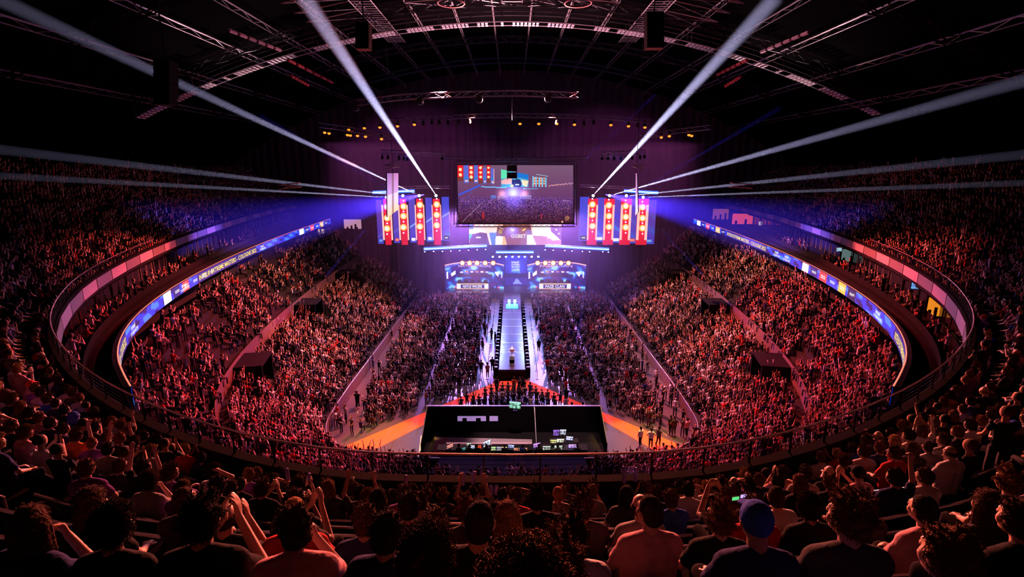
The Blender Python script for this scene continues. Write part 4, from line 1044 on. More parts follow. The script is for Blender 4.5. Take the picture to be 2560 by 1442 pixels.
# ================================================================== seat back rails of the upper tier
bench_m = mat('seat_back', (.02,.017,.02), .45, spec=.2); barm = mat('seat_bar', (.7,.65,.7), .25, .8)
AIS = [-23, -14.2, -5.9, 5.9, 14.2, 23]          # aisle positions (arc length at the front of the tier)
secn = ['third block left of centre', 'second block left of centre', 'block just left of centre', 'centre block', 'block just right of centre', 'second block right of centre', 'third block right of centre']
bounds = [-34] + AIS + [34]
def row_curve(d, s0, s1, n=24):
    out = []
    for s in np.linspace(s0, s1, n):
        p, nn = S_at(s_mid + s, d); out.append((p.x, p.y, nn))
    return out
for i in range(0, 13):
    d = .55 + PITCHR*i + .27; z = Z0 + RISE*i
    for k in range(7):
        s0, s1 = bounds[k]+.5, bounds[k+1]-.5
        C = row_curve(d, s0, s1)
        vis = [j for j, (x, y, nn) in enumerate(C) if infront(np.array((x, y, z+.9))) > .7 and math.hypot(x, y) > 1.0]
        if len(vis) < 3: continue
        C = C[vis[0]:vis[-1]+1]
        px, py, dd = proj(np.array([(x, y, z+.9) for x, y, _ in C]))
        if not ((px > -300) & (px < 2860) & (py < 1500)).any(): continue
        T = thing('seat_row', 'dark seat backs with shiny top bar, %s row from railing, %s' % (ORD[i], secn[k]), 'seat row', (C[len(C)//2][0], C[len(C)//2][1], z), 'seat rows of the upper tier')
        mb = MB(); a = [(x, y, z+.42) for x, y, _ in C]; b_ = [(x+n.x*.06, y+n.y*.06, z+.95) for x, y, n in C]
        a2 = [(x+n.x*.04, y+n.y*.04, z+.42) for x, y, n in C]; b2 = [(x+n.x*.1, y+n.y*.1, z+.95) for x, y, n in C]
        mb.sweep(a, b_); mb.sweep(b_, b2); mb.sweep(b2, a2); obj('backrest', mb, bench_m, T)
        mb = MB(); mb.tube([(x+n.x*.08, y+n.y*.08, z+.96) for x, y, n in C], .022, 6); obj('top_bar', mb, barm, T)
        mb = MB(); a = [(x-n.x*.42, y-n.y*.42, z+.42) for x, y, n in C]; b_ = [(x+n.x*.0, y+n.y*.0, z+.4) for x, y, n in C]
        mb.sweep(a, b_); mb.sweep([(x, y, q-.05) for x, y, q in a], a); obj('seat', mb, bench_m, T)
        mb = MB()
        for j in range(0, len(C), 4):
            x, y, n = C[j]; mb.box((x+n.x*.02, y+n.y*.02, z+.21), (.05, .3, .42), math.atan2(n.y, n.x)+PI/2)
        obj('support_legs', mb, M['metal'], T)['kind'] = 'stuff'
# aisle handrails: bent tubes
for a in AIS:
    for r in (1, 4, 7, 10):
        p, n = S_at(s_mid+a, .95+PITCHR*r); z = Z0+RISE*r
        if infront(np.array((p.x, p.y, z+1))) < 1.5 or math.hypot(p.x, p.y) < 2.0: continue
        q, _ = S_at(s_mid+a, .95+PITCHR*(r+1.6)); z2 = z+RISE*1.6
        T = thing('aisle_handrail', 'bent handrail in the %s aisle, %s row behind the railing' % (('%s %s-hand' % (ORD[(AIS.index(a)-3) if a > 0 else 2-AIS.index(a)], 'right' if a > 0 else 'left')), ORD[r]), 'handrail', (p.x, p.y, z), 'aisle handrails')
        mb = MB(); mb.tube([(p.x, p.y, z), (p.x, p.y, z+.8), (p.x+n.x*.1, p.y+n.y*.1, z+.92), (q.x-n.x*.1, q.y-n.y*.1, z2+.92), (q.x, q.y, z2+.8), (q.x, q.y, z2)], .022, 6); obj('rail', mb, rail_m, T)
# railings at the foot of the lower bowl and its corners
# ================================================================== lit suite rooms
def lit_room(x0, y0, x1, y1, Y, col, es, label, dark=3):
    A = at(x0, y0, Y=Y); B = at(x1, y1, Y=Y)
    T = thing('lit_room', label, 'lit room', ((A.x+B.x)/2, Y, B.z))
    mm = mat('room_glow', col, .8, emit=col, es=es, sample=False)  # emission in the wall stands for the room's unseen lamps
    mb = MB(); mb.add([(A.x, Y, B.z), (B.x, Y, B.z), (B.x, Y, A.z), (A.x, Y, A.z)], [(0,1,2,3)]); obj('rear_wall', mb, mm, T)
    mb = MB(); t = .12
    for lo, hi in (((A.x-t, Y-.15, B.z-t), (B.x+t, Y, B.z)), ((A.x-t, Y-.15, A.z), (B.x+t, Y, A.z+t)), ((A.x-t, Y-.15, B.z), (A.x, Y, A.z)), ((B.x, Y-.15, B.z), (B.x+t, Y, A.z))): mb.bb(lo, hi)
    obj('surround', mb, M['concrete'], T)
    mb = MB()
    for i in range(dark):
        x = A.x+(B.x-A.x)*(.15+.7*(i+.3*((i*7) % 3))/max(1, dark)); h = (A.z-B.z)*(.35+.12*(i % 3)); mb.bb((x, Y-.14, B.z), (x+(B.x-A.x)*.1, Y-.04, B.z+h))
    if dark: obj('furniture', mb, M['black'], T)
lit_room(768, 572, 815, 598, 93, lin((250,200,170)), .6, 'bright beige lounge below the far end of the left ribbon')
lit_room(859, 548, 905, 577, 100, lin((200,160,175)), .7, 'pinkish bright room left of the left tower group', 4)
lit_room(1782, 522, 1820, 548, 92, lin((150,80,60)), .6, 'small dim brown room above the far end of the right ribbon', 3)
lit_room(1831, 534, 1881, 560, 88, lin((220,75,35)), .8, 'bright orange room above the far end of the right ribbon', 2)
lit_room(2104, 622, 2138, 655, 50, lin((120,150,150)), .5, 'small greenish lit suite doorway on the right suite level', 2)
lit_room(2318, 742, 2358, 790, 30.6, lin((255,150,40)), .8, 'orange and yellow lit suite near the right end of the suite level', 3)
lit_room(2150, 733, 2196, 752, 39.5, lin((230,90,35)), .7, 'narrow orange-lit bar below the right ribbon', 3)
lit_room(1925, 622, 1945, 640, 62, lin((190,110,80)), .6, 'small warm-lit bay under the right ribbon', 1)
def small_screen(x0, y0, x1, y1, Y, c, label):
    A = at(x0, y0, Y=Y); B = at(x1, y1, Y=Y); T = thing('wall_screen', label, 'screen', ((A.x+B.x)/2, Y, B.z))
    cv = Canvas(12, 8, c); cv.a *= (.6+.6*rng.random((8, 12, 1))); canvas_mesh('screen', cv, plane_uv((A.x, Y, A.z), (B.x, Y, A.z), (A.x, Y, B.z)), M['screen'], T)
    mb = MB(); mb.bb((A.x-.05, Y+.02, B.z-.05), (B.x+.05, Y+.1, A.z+.05)); obj('casing', mb, M['metal'], T)
small_screen(2092, 619, 2104, 628, 46, (150,190,210), 'small pale blue television in the right suites')
small_screen(2280, 706, 2300, 722, 33, (110,160,230), 'blue television under the pale panels of the right suite level')
small_screen(1897, 554, 1915, 563, 84, (200,170,190), 'tiny two-line white sign above the right ribbon')
# ================================================================== people
skin_cols = [(.55,.33,.24), (.48,.28,.19), (.62,.40,.30), (.35,.2,.13)]
skin_m = [mat('skin_%d' % i, c, .55, var=.08) for i, c in enumerate(skin_cols)]
hair_cols = {'black': (.03,.02,.018), 'dark brown': (.07,.038,.026), 'brown': (.15,.075,.04), 'blond': (.35,.2,.09)}
hair_m = {k: mat('hair_'+k.replace(' ', '_'), c, .9, bump=1.0, nscale=70, var=.6, spec=.05) for k, c in hair_cols.items()}
cloth_cols = {'black': (.012,.012,.014), 'charcoal': (.05,.05,.055), 'white': (.72,.7,.72), 'red': (.5,.03,.03), 'navy': (.02,.03,.12), 'blue': (.03,.08,.5),
              'grey': (.3,.29,.3), 'pink': (.7,.35,.4), 'purple': (.16,.05,.3), 'orange': (.8,.2,.04)}
cloth_m = {k: mat('cloth_'+k, c, .9, bump=1.0, nscale=11, var=.12, spec=.08) for k, c in cloth_cols.items()}
trouser_m = mat('dark_trousers', (.015,.015,.02), .95, spec=.05)
eye_m = mat('eye', (.03,.02,.02), .1)

def hand(mb, w, d, up, curl, side):
    """palm with four unequal bent fingers and a thumb; w wrist, d pointing direction, up = back of the hand"""
    d = Vector(d).normalized(); n = Vector(up); n = (n - d*n.dot(d)).normalized(); s = d.cross(n)*side
    w = Vector(w); palm = w + d*.045
    for k in (-1, 0, 1): mb.cone(w + s*.008*k, palm + s*.024*k + d*.035, .020, .015, 8)
    for k, (o, L) in enumerate(((-.033, .062), (-.011, .074), (.011, .079), (.033, .07))):
        a = palm + s*o + d*.035; d1 = (d*math.cos(curl) - n*math.sin(curl)).normalized(); b = a + d1*L*.5
        d2 = (d*math.cos(curl*2.2) - n*math.sin(curl*2.2)).normalized(); c = b + d2*L*.5
        mb.cone(a, b, .0098, .009, 6); mb.cone(b, c, .009, .0075, 6)
    a = w + s*.022 + d*.02; b = a + (s*.8+d*.6-n*.2).normalized()*.04; c = b + (s*.2+d*.9-n*.3).normalized()*.032
    mb.cone(a, b, .013, .011, 6); mb.cone(b, c, .011, .009, 6)
POSES = {  # elbow, wrist, hand dir, back-of-hand dir, curl for right arm (x > 0) then left; head yaw
 'with hands in lap': (((.25,.08,.74),(.13,.29,.63),(-.4,.9,-.1),(0,0,1),.5), None, 0),
 'leaning on knees': (((.27,.24,.72),(.08,.46,.70),(-.5,.8,0),(0,0,1),.5), None, -.35),
 'clapping': (((.25,.14,.80),(.045,.33,1.02),(-.1,.2,1),(1,0,0),.25), None, 0),
 'with right arm raised': (((.29,.06,1.16),(.24,.10,1.43),(0,0,1),(0,-1,0),.9), ((.25,.08,.74),(.13,.29,.63),(-.4,.9,-.1),(0,0,1),.5), .2),
 'with both arms up': (((.30,.04,1.17),(.22,.07,1.45),(-.1,0,1),(0,-1,0),.4), None, 0),
 'with hand at chin': (((.20,.22,.76),(.07,.17,1.06),(-.3,-.1,1),(.3,1,0),1.0), ((.25,.08,.74),(.1,.29,.63),(-.4,.9,-.1),(0,0,1),.5), .45),
 'holding up a phone': (((.22,.22,.88),(.06,.42,1.10),(-.5,.1,.8),(.3,.9,0),.7), None, 0),
 'with hand on head': (((.36,.03,1.20),(.15,-.03,1.33),(-1,.1,.1),(0,0,1),.4), ((.25,.08,.74),(.13,.29,.63),(-.4,.9,-.1),(0,0,1),.5), -.3),
}
HC = Vector((0, .03, 1.23))
def head_parts(mb, dz, yaw):
    Rz = Matrix.Rotation(yaw, 3, 'Z'); c = HC + Vector((0, 0, dz))
    def q(p): return c + Rz @ Vector(p)
    mb.ball(c, (.076, .096, .112), 16, 10, Rz)
    mb.ball(q((0, .03, -.06)), (.058, .062, .058), 12, 8)
    mb.cone(q((0, .095, .015)), q((0, .112, -.022)), .010, .015, 6)     # nose
    mb.cone(q((-.035, .078, .03)), q((.035, .078, .03)), .016, .016, 6)  # brow
    mb.cone(q((-.018, .083, -.055)), q((.018, .083, -.055)), .011, .011, 6)
    mb.ball(q((0, .075, -.095)), .024, 8, 6)
    for s in (-1, 1):
        mb.ball(q((.08*s, .0, -.005)), (.012, .022, .032), 8, 6, Rz)
        mb.cone(q((.045*s, .055, -.02)), q((.03*s, .07, -.05)), .03, .025, 8)
    mb.cone(c + Vector((0, -.03, -.05)), Vector((0, -.03, 1.04+dz)), .056, .06, 10)
def figure(pose, stand=None):
    body, shirt, pants = MB(), MB(), MB()
    R, L, yaw = POSES[pose] if pose in POSES else pose
    dz = 0.0; lift = 0.0
    if stand: lift = .38
    def up(p): return Vector((p[0], p[1], p[2]+lift))
    P0 = up((0, 0, .52)); CH = up((0, -.02, .88)); SH = up((0, -.03, 1.0))
    for m, e in ((body, 0), (shirt, .026)):
        for s in (-1, 1):
            m.cone(P0+Vector((.055*s, 0, .02)), CH+Vector((.07*s, 0, 0)), .115+e, .125+e, 12)
            m.cone(CH+Vector((.06*s, 0, .02)), SH+Vector((.13*s, 0, 0)), .11+e, .062+e, 12)
            m.cone(SH+Vector((.05*s, 0, .02)), SH+Vector((.165*s, .005, -.015)), .06+e, .062+e, 10)
            m.cone(SH+Vector((.035*s, -.01, .055)), SH+Vector((.15*s, 0, .0)), .045+e, .05+e, 10)
            m.ball(SH+Vector((.04*s, -.045, -.01)), .075+e, 10, 8)
    shirt.ball(SH+Vector((0, -.012, .04)), (.095, .085, .052), 12, 8)
    for s, A in ((1, R), (-1, L or R)):
        f = lambda p: Vector((p[0]*s, p[1], p[2]+lift))
        sh = SH+Vector((.18*s, 0, -.02)); el, wr = f(A[0]), f(A[1])
        body.cone(sh, el, .048, .039, 10); body.cone(el, wr, .040, .026, 10)
        hd = Vector((A[2][0]*s, A[2][1], A[2][2])); hu = Vector((A[3][0]*s, A[3][1], A[3][2])); hand(body, wr, hd, hu, A[4], 1 if s > 0 else -1)
        shirt.cone(sh, sh.lerp(el, .62), .066, .062, 12)
    head_parts(body, lift, yaw)
    for s in (-1, 1):
        if not stand:
            a, b, c, d = Vector((.095*s, .0, .52)), Vector((.13*s, .42, .53)), Vector((.13*s, .43, .09)), Vector((.14*s, .58, .045))
        else:
            st = stand if s > 0 else -stand
            a = Vector((.09*s, 0, .92)); b = Vector((.10*s, .10*st+.03, .5)); c = Vector((.11*s, .16*st-.04, .08)); d = c+Vector((.01*s, .15, -.035))
        body.cone(a, b, .085, .056, 10); body.cone(b, c, .054, .036, 10); body.cone(c, d, .04, .03, 8)
        pants.cone(a, b, .10, .068, 12); pants.cone(b, b.lerp(c, .93), .066, .05, 12)
    pants.cone(P0+Vector((-.06, 0, -.03 if not stand else -.02)), P0+Vector((.06, 0, -.03 if not stand else -.02)), .13, .13, 12)
    return body, shirt, pants, yaw, lift
def remesh(name, mb, vox, ratio, m, smooth_it=3):
    me = mesh_of(name, mb, None); o = bpy.data.objects.new(name+'_tmp', me); COL.objects.link(o)
    r = o.modifiers.new('r', 'REMESH'); r.mode = 'VOXEL'; r.voxel_size = vox
    s = o.modifiers.new('s', 'SMOOTH'); s.factor = .5; s.iterations = smooth_it
    if ratio < 1: d = o.modifiers.new('d', 'DECIMATE'); d.ratio = ratio
    dg = bpy.context.evaluated_depsgraph_get(); dg.update()
    out = bpy.data.meshes.new_from_object(o.evaluated_get(dg)); bpy.data.objects.remove(o); bpy.data.meshes.remove(me)
    out.name = name; out.polygons.foreach_set('use_smooth', [True]*len(out.polygons)); out.materials.clear(); out.materials.append(m); return out
proto = {}
for p in POSES:
    b, s, t, yaw, lift = figure(p)
    proto[p] = (remesh('body', b, .009, .35, skin_m[0], 2), remesh('shirt', s, .016, .6, cloth_m['black']), yaw, 0)
    if 'pants' not in proto: proto['pants'] = remesh('trousers', t, .018, .6, trouser_m)
STAND = {'stand': ((((.24,.02,1.0-.28),(.22,.10,.50),(0,.3,-1),(1,0,0),.4), None, 0), .25), 'hips': ((((.36,-.05,.78),(.2,.05,.62),(-.6,.5,-.5),(1,0,0),.5), None, 0), .3),
         'spread': ((((.42,.05,.95),(.62,.12,.86),(1,.2,-.2),(0,0,1),.3), None, 0), .5), 'work': ((((.25,.12,.76),(.1,.36,.82),(-.3,.9,0),(0,0,1),.5), None, 0), .2)}
for p, (ps, st) in STAND.items():
    b, s, t, yaw, lift = figure(ps, st)
    proto['s_'+p] = (remesh('body', b, .013, .25, skin_m[0], 2), remesh('shirt', s, .02, .5, cloth_m['black']), yaw, lift, remesh('trousers', t, .022, .5, trouser_m))
# hair, origin at the head centre
def hair_mesh(kind):
    mb = MB(); rr = random.Random(hash_of(kind)); 
    def cap(rx, ry, rz, c=(0, -.012, .018), front=-.02): mb.ball(c, (rx, ry, rz), 18, 12)
    if kind in ('short', 'messy', 'curly', 'crop', 'bun'):
        g = .006 if kind == 'crop' else .014
        cap(.078+g, .096+g, .108+g)
        mb.ball((0, -.045, -.035), (.07+g, .06+g, .06), 12, 8)
    if kind == 'long':
        cap(.094, .112, .124); 
        for i in range(9):
            a = PI*(i/8); x = .082*math.cos(a); y = -.02-.075*math.sin(a)
            mb.cone((x, y, .0), (x*1.12, y*1.05-.01, -.30-.03*math.sin(i*2.1)), .034, .028, 8)
    if kind == 'cap':
        mb.ball((0, -.004, .03), (.09, .108, .105), 18, 12)
        for i in range(7):
            a = -.6+1.2*i/6; mb.cone((math.sin(a)*.06, .08, .045), (math.sin(a)*.085, .17-.02*abs(a), .03), .01, .008, 6)
    if kind == 'hood':
        mb.ball((0, -.02, .0), (.105, .12, .135), 18, 12); mb.cone((0, -.05, -.06), (0, -.04, -.2), .1, .12, 12)
    if kind == 'balding':
        for i in range(11):
            a = -.35+ (PI+.7)*i/10; mb.ball((.076*math.cos(a), -.01-.092*math.sin(a), -.01), (.02, .02, .045), 8, 6)
    n = {'short': 60, 'messy': 55, 'curly': 220, 'crop': 0, 'bun': 40}.get(kind, 0)
    for i in range(n):
        th = rr.uniform(0, 2*PI); z = rr.uniform(-.25, 1); r = math.sqrt(max(0, 1-z*z)); d = Vector((r*math.cos(th), r*math.sin(th), z))
        if d.y > .35 and d.z < .45: continue
        p = Vector((d.x*.088, -.012+d.y*.107, .02+d.z*.12))
        if kind == 'curly':
            p = p*(.98+rr.random()*.1); mb.ball(p, rr.uniform(.010, .019), 6, 4)
        else:
            t = (Vector((-d.y, d.x, .3))+d*rr.uniform(.4, 1.3)+Vector((0, .4, .1))).normalized(); L = rr.uniform(.02, .04 if kind != 'messy' else .062); mb.cone(p, p+t*L, .011, .003, 5)
    if kind == 'bun': mb.ball((0, -.09, .10), .045, 12, 8)
    # cut the face side away: shift is done by the skull showing in front of the cap
    V = [Vector(v) for v in mb.v]
    out = []
    for v in V:
        if v.y > .045 and v.z < .05 and kind not in ('cap', 'hood', 'balding'): v = Vector((v.x*.9, .045+(v.y-.045)*.12, v.z))
        out.append(tuple(v))
    mb.v = out
    m = cloth_m['blue'] if kind in ('cap', 'hood') else hair_m['black']
    base = remesh('hair', mb, .0065 if kind in ('curly', 'messy') else .008, .4, m, 1)
    if kind in ('cap', 'hood', 'balding'): return base
    # loose strands over the mass
    SB = MB(); SB.v = [tuple(v.co) for v in base.vertices]; SB.f = [tuple(p.vertices) for p in base.polygons]; SB.c = [None]*len(SB.f)
    N = {'short': 1500, 'messy': 1500, 'curly': 1300, 'crop': 700, 'bun': 900, 'long': 1300}[kind]
    pol = list(base.polygons); 
    for i in range(N):
        p = pol[rr.randrange(len(pol))]; c = p.center.copy(); n = p.normal.copy()
        if c.y > .06 and c.z < .06: continue
        if kind != 'long' and c.z < -.09: continue
        side = Vector((-n.y, n.x, 0)); crown = Vector((0, -.06, .1)); flow = (c-crown); flow = (flow-n*flow.dot(n))
        flow = flow.normalized() if flow.length > 1e-4 else side
        if kind == 'curly':
            a0 = rr.uniform(0, 6.3); t1 = n.orthogonal().normalized(); t2 = n.cross(t1); R = rr.uniform(.006, .011); pts = [c+n*(.006*k)+(t1*math.cos(a0+k*1.25)+t2*math.sin(a0+k*1.25))*R for k in range(6)]
        else:
            L = {'short': .022, 'messy': .036, 'crop': .006, 'bun': .022, 'long': .06}[kind]*rr.uniform(.6, 1.2); up_ = {'short': .15, 'messy': .32, 'crop': .8, 'bun': .1, 'long': .05}[kind]
            d = (flow + n*up_ + Vector((rr.gauss(0, .25), rr.gauss(0, .25), rr.gauss(0, .25)))).normalized(); 
            if kind == 'long' and c.z < .05: d = (Vector((rr.gauss(0, .08), rr.gauss(0, .08), -1))+n*.06).normalized()
            pts = [c-n*.003, c+d*L*.4, c+d*L*.75-n*L*.05, c+(d*L)-n*L*.18+Vector((0, 0, -L*.15))]
        SB.tube(pts, [.0022]+[.0020]*(len(pts)-2)+[.0006], 3, False)
    me2 = mesh_of('hair', SB, m, smooth=True); bpy.data.meshes.remove(base); return me2
def hash_of(s): return sum(ord(c)*(i+1) for i, c in enumerate(s))
HK = ['short', 'messy', 'curly', 'crop', 'long', 'bun', 'cap', 'balding', 'hood']
HM = {k: hair_mesh(k) for k in HK}
HWORD = {'short': 'short-haired', 'messy': 'tousle-haired', 'curly': 'curly-haired', 'crop': 'crop-haired', 'long': 'long-haired', 'bun': 'bun-haired', 'cap': 'cap-wearing', 'balding': 'balding', 'hood': 'hooded'}
def person(loc, yaw, pose, hair, top, label, group, hc='black', scale=1.0, sk=0, lean=0, cat='person', capcol=None, pants=True, dzhair=0):
    T = bpy.data.objects.new('person', None); COL.objects.link(T); T.location = loc; T.rotation_euler = (0, 0, yaw); T.scale = (scale,)*3; tag(T, label, 'person', group)
    pr = proto[pose]
    def part(nm, me, m):
        o = bpy.data.objects.new(nm, me); COL.objects.link(o); o.parent = T
        if m is not None: o.material_slots[0].link = 'OBJECT'; o.material_slots[0].material = m
        return o
    part('body', pr[0], skin_m[sk]); part('shirt', pr[1], cloth_m[top])
    part('trousers', pr[4] if len(pr) > 4 else proto['pants'], None)
    h = part('cap' if hair == 'cap' else ('hood' if hair == 'hood' else 'hair'), HM[hair], hair_m[hc] if hair not in ('cap', 'hood') else cloth_m[capcol or top])
    h.location = HC + Vector((0, 0, pr[3])); h.rotation_euler = (0, 0, pr[2])
    return T
# ---- low detail people of the crowd mass
def lp(stand, arms, n=4, hn=6, stick=False):
    mb = MB(); L = .36 if stand else 0
    mb.cc = 3
    for s in (-1, 1):
        if stand: mb.tube([(.09*s, 0, .92), (.1*s, .03, .5), (.11*s, 0, 0)], [.085, .06, .045], n)
        else: mb.tube([(.1*s, 0, .5), (.13*s, .43, .53), (.13*s, .44, .05)], [.09, .07, .05], n)
    mb.cc = 2
    V = []; rings = ((.50, .15, .11, 0), (.72, .14, .10, -.01), (.92, .18, .11, -.02), (1.04, .13, .07, -.02))
    m = hn
    for z, rx, ry, y in rings:
        for k in range(m): a = 2*PI*k/m; V.append((rx*math.cos(a), y+ry*math.sin(a), z+L))
    fs = [(i*m+k, i*m+(k+1) % m, (i+1)*m+(k+1) % m, (i+1)*m+k) for i in range(3) for k in range(m)]+[tuple(3*m+k for k in range(m))]
    mb.add(V, fs)
    E = {'down': ((.24,.08,.76), (.14,.3,.64)), 'clap': ((.25,.16,.85), (.05,.33,1.08)), 'up': ((.28,.04,1.2), (.2,.1,1.5)), 'wide': ((.36,.05,1.12), (.46,.1,1.38)), 'one': None}
    for s in (-1, 1):
        e, w = E['up' if s > 0 else 'down'] if arms == 'one' else E[arms]
        f = lambda p: (p[0]*s, p[1], p[2]+L)
        sh = (.19*s, -.01, 1.0+L); mid = tuple((a+b)/2 for a, b in zip(sh, f(e)))
        mb.cc = 2; mb.tube([sh, mid], [.065, .055], n, False)
        mb.cc = 0; mb.tube([mid, f(e), f(w)], [.042, .038, .03], n, False); mb.ball(f((w[0], w[1], w[2]+.05)), (.035, .03, .06), 4 if n < 6 else 6, 3)
        if stick:
            mb.cc = 4; mb.tube([f((w[0], w[1], w[2]+.05)), f((w[0]+.1, w[1]+.12, w[2]+.45))], .03, n)
    mb.cc = 0; mb.ball((0, .03, 1.22+L), (.08, .095, .115), hn, 4 if hn < 8 else 7); mb.tube([(0, 0, 1.0+L), (0, .01, 1.15+L)], .055, n, False)
    mb.cc = 1; mb.ball((0, -.018, 1.262+L), (.092, .102, .1), hn, 4 if hn < 8 else 7)
    return mb
def arrs(mb):
    V = np.array(mb.v, np.float32); slot = np.zeros(len(V), int); lv, lt = [], []
    for f, c in zip(mb.f, mb.c):
        lv += f; lt.append(len(f)); slot[list(f)] = c
    return V, slot, np.array(lv, np.int32), np.array(lt, np.int32)
KIND = [(st, ar, sk) for st in (0, 1) for ar, sk in (('down', 0), ('clap', 0), ('up', 0), ('one', 0), ('wide', 0), ('clap', 1), ('up', 1))]
LOW = [arrs(lp(s, a, 3, 5, bool(k))) for s, a, k in KIND]
MID = [arrs(lp(s, a, 5, 10, bool(k))) for s, a, k in KIND]
TOPC = np.array([cloth_cols[k] for k in ('black', 'black', 'black', 'charcoal', 'charcoal', 'black', 'red', 'navy', 'white', 'charcoal', 'white', 'black', 'grey', 'black')])
HAIRC = np.array([(.006,.005,.005), (.012,.008,.006), (.012,.008,.006), (.02,.011,.007), (.06,.03,.016)]); SKC = np.array(skin_cols)
crowd_parts = {'P': [], 'yaw': [], 'k': [], 'lod': [], 'sc': []}
def add_crowd(P, yaw, stand_p, up_p, stick_p, lod=0, r=None):
    n = len(P)
    if n == 0: return
    P = np.asarray(P, float); ok = infront(P+np.array((0,0,1.0))) > .8
    px, py, dd = proj(P+np.array((0,0,1.0))); ok &= (px > -160) & (px < 2720) & (py > 200) & (py < 1620)
    P = P[ok]; yaw = np.asarray(yaw)[ok]; n = len(P)
    st = rng.random(n) < stand_p; u = rng.random(n); 
    a = np.where(u < up_p*.35, 2, np.where(u < up_p*.7, 3, np.where(u < up_p, 4, np.where(u < up_p+(1-up_p)*.45, 1, 0))))
    sk = rng.random(n) < stick_p; a = np.where(sk, np.where(rng.random(n) < .5, 5, 6), a)
    crowd_parts['P'].append(P); crowd_parts['yaw'].append(yaw + rng.normal(0, .22, n)); crowd_parts['k'].append(a + 7*st)
    crowd_parts['lod'].append(np.full(n, lod)); crowd_parts['sc'].append(rng.normal(1.0, .05, n))
def yaw_to(P, tx=0, ty=88):
    P = np.asarray(P); return np.arctan2(-(tx-P[:, 0]), ty-P[:, 1])
# lower bowl
BAIS = []
for sg in (-1, 1):
    for tier, (W, zf) in enumerate(((WA, zA), (WB, zB))):
        for i in range(len(W)-1):
            w = (W[i]*.45+W[i+1]*.55); q = ringpt(w); q = q.copy(); q[:, 0] *= -sg*-1 if sg < 0 else -1
            if sg < 0: q = ringpt(w)
            q, t = resample(q, .5); L = t[-1]
            z = zf(i)
            # aisles at fixed fractions of the ring
            fr = t/L; keep = np.ones(len(q), bool)
            for a in (.07, .19, .31, .43, .545, .66, .77, .88):
                keep &= np.abs(fr-a)*L > .62
            # dark openings of the entrances in the upper half of tier A and in tier B
            for a in (.37, .60, .82):
                if (tier == 0 and i > 7) or (tier == 1 and i < 3): keep &= np.abs(fr-a)*L > 1.7
            if tier == 1: keep &= rng.random(len(q)) < (.38 if sg < 0 else .72)
            else: keep &= rng.random(len(q)) < .93
            keep &= ~((np.abs(q[:, 0]) < 5.6) & (q[:, 1] < 34.2) & (i < 5) & (tier == 0))
            q = q[keep]
            P = np.c_[q + rng.normal(0, .06, q.shape), np.full(len(q), z)]
            add_crowd(P, yaw_to(P)*.75 + np.arctan2(P[:, 0], 40)*.25, .45 if tier == 0 else .2, .42 if tier == 0 else .2, .045)
# floor blocks
def inpoly(P, poly):
    x, y = P[:, 0], P[:, 1]; ins = np.zeros(len(P), bool)
    for (x0, y0), (x1, y1) in zip(poly, poly[1:]+poly[:1]):
        if y0 == y1: continue
        ins ^= ((y0 > y) != (y1 > y)) & (x < (x1-x0)*(y-y0)/(y1-y0)+x0)
    return ins
def fpoly(pix, z=.0): return [(p.x, p.y) for p in (at(x, y, z=z) for x, y in pix)]
left_poly = fpoly([(1052,746),(1213,746),(1206,800),(1198,880),(1190,960),(1075,1012),(905,1082),(920,1010),(985,880),(1015,815)])
right_poly = [(-x, y) for x, y in left_poly]
for sg, poly in ((-1, left_poly), (1, right_poly)):
    xs = np.arange(-15.5, 15.5, .52); P = []
    for y in np.arange(36, 86, .85):
        if abs((y-36) % 12.8) < .9: continue
        q = np.c_[xs + rng.normal(0, .05), np.full(len(xs), y)]; q = q[inpoly(q, poly)]
        ax = np.abs(q[:, 0]); q = q[(np.abs(ax-8.9) > .3) & (rng.random(len(q)) < .93)]
        P.append(np.c_[q + rng.normal(0, .07, q.shape), np.zeros(len(q))])
    P = np.vstack(P); far = P[:, 1] > 66
    add_crowd(P[far], yaw_to(P[far]), .8, .45, .12); add_crowd(P[~far], yaw_to(P[~far]), .3, .16, .07)
# triangle between the enclosure and the carpet
tri = fpoly([(1262,982),(1318,982),(1440,1030),(1130,1030)])
P = []
for y in np.arange(40.6, 49, .8):
    q = np.c_[np.arange(-7, 7, .55), np.full(26, y)[:len(np.arange(-7, 7, .55))]]; q = q[inpoly(q, tri)]; P.append(np.c_[q, np.zeros(len(q))])
P = np.vstack(P); add_crowd(P, yaw_to(P), .35, .1, .05)
# people strolling in the side corridors
for sg in (-1, 1):
    n = 60 if sg > 0 else 34; y = rng.uniform(38, 86, n); x = sg*rng.uniform(13.6, 15.9, n); P = np.c_[x, y, np.zeros(n)]; add_crowd(P, rng.uniform(-3, 3, n), 1, .05, 0)
for sg in (-1, 1):
    n = 26; y = rng.uniform(66, 86, n); x = sg*rng.uniform(3.3, 4.6, n); P = np.c_[x, y, np.zeros(n)]; add_crowd(P, rng.uniform(-3, 3, n), 1, .05, 0)
# suite terraces
P = []
for i in range(150):
    t = rng.uniform(.13, .87); j = t*(len(tt)-1); a = Ra[int(j)]*.45+Sa[int(j)]*.55; P.append((a[0], a[1], 12.72))
P = np.array(P); add_crowd(P, yaw_to(P), .4, .1, 0)
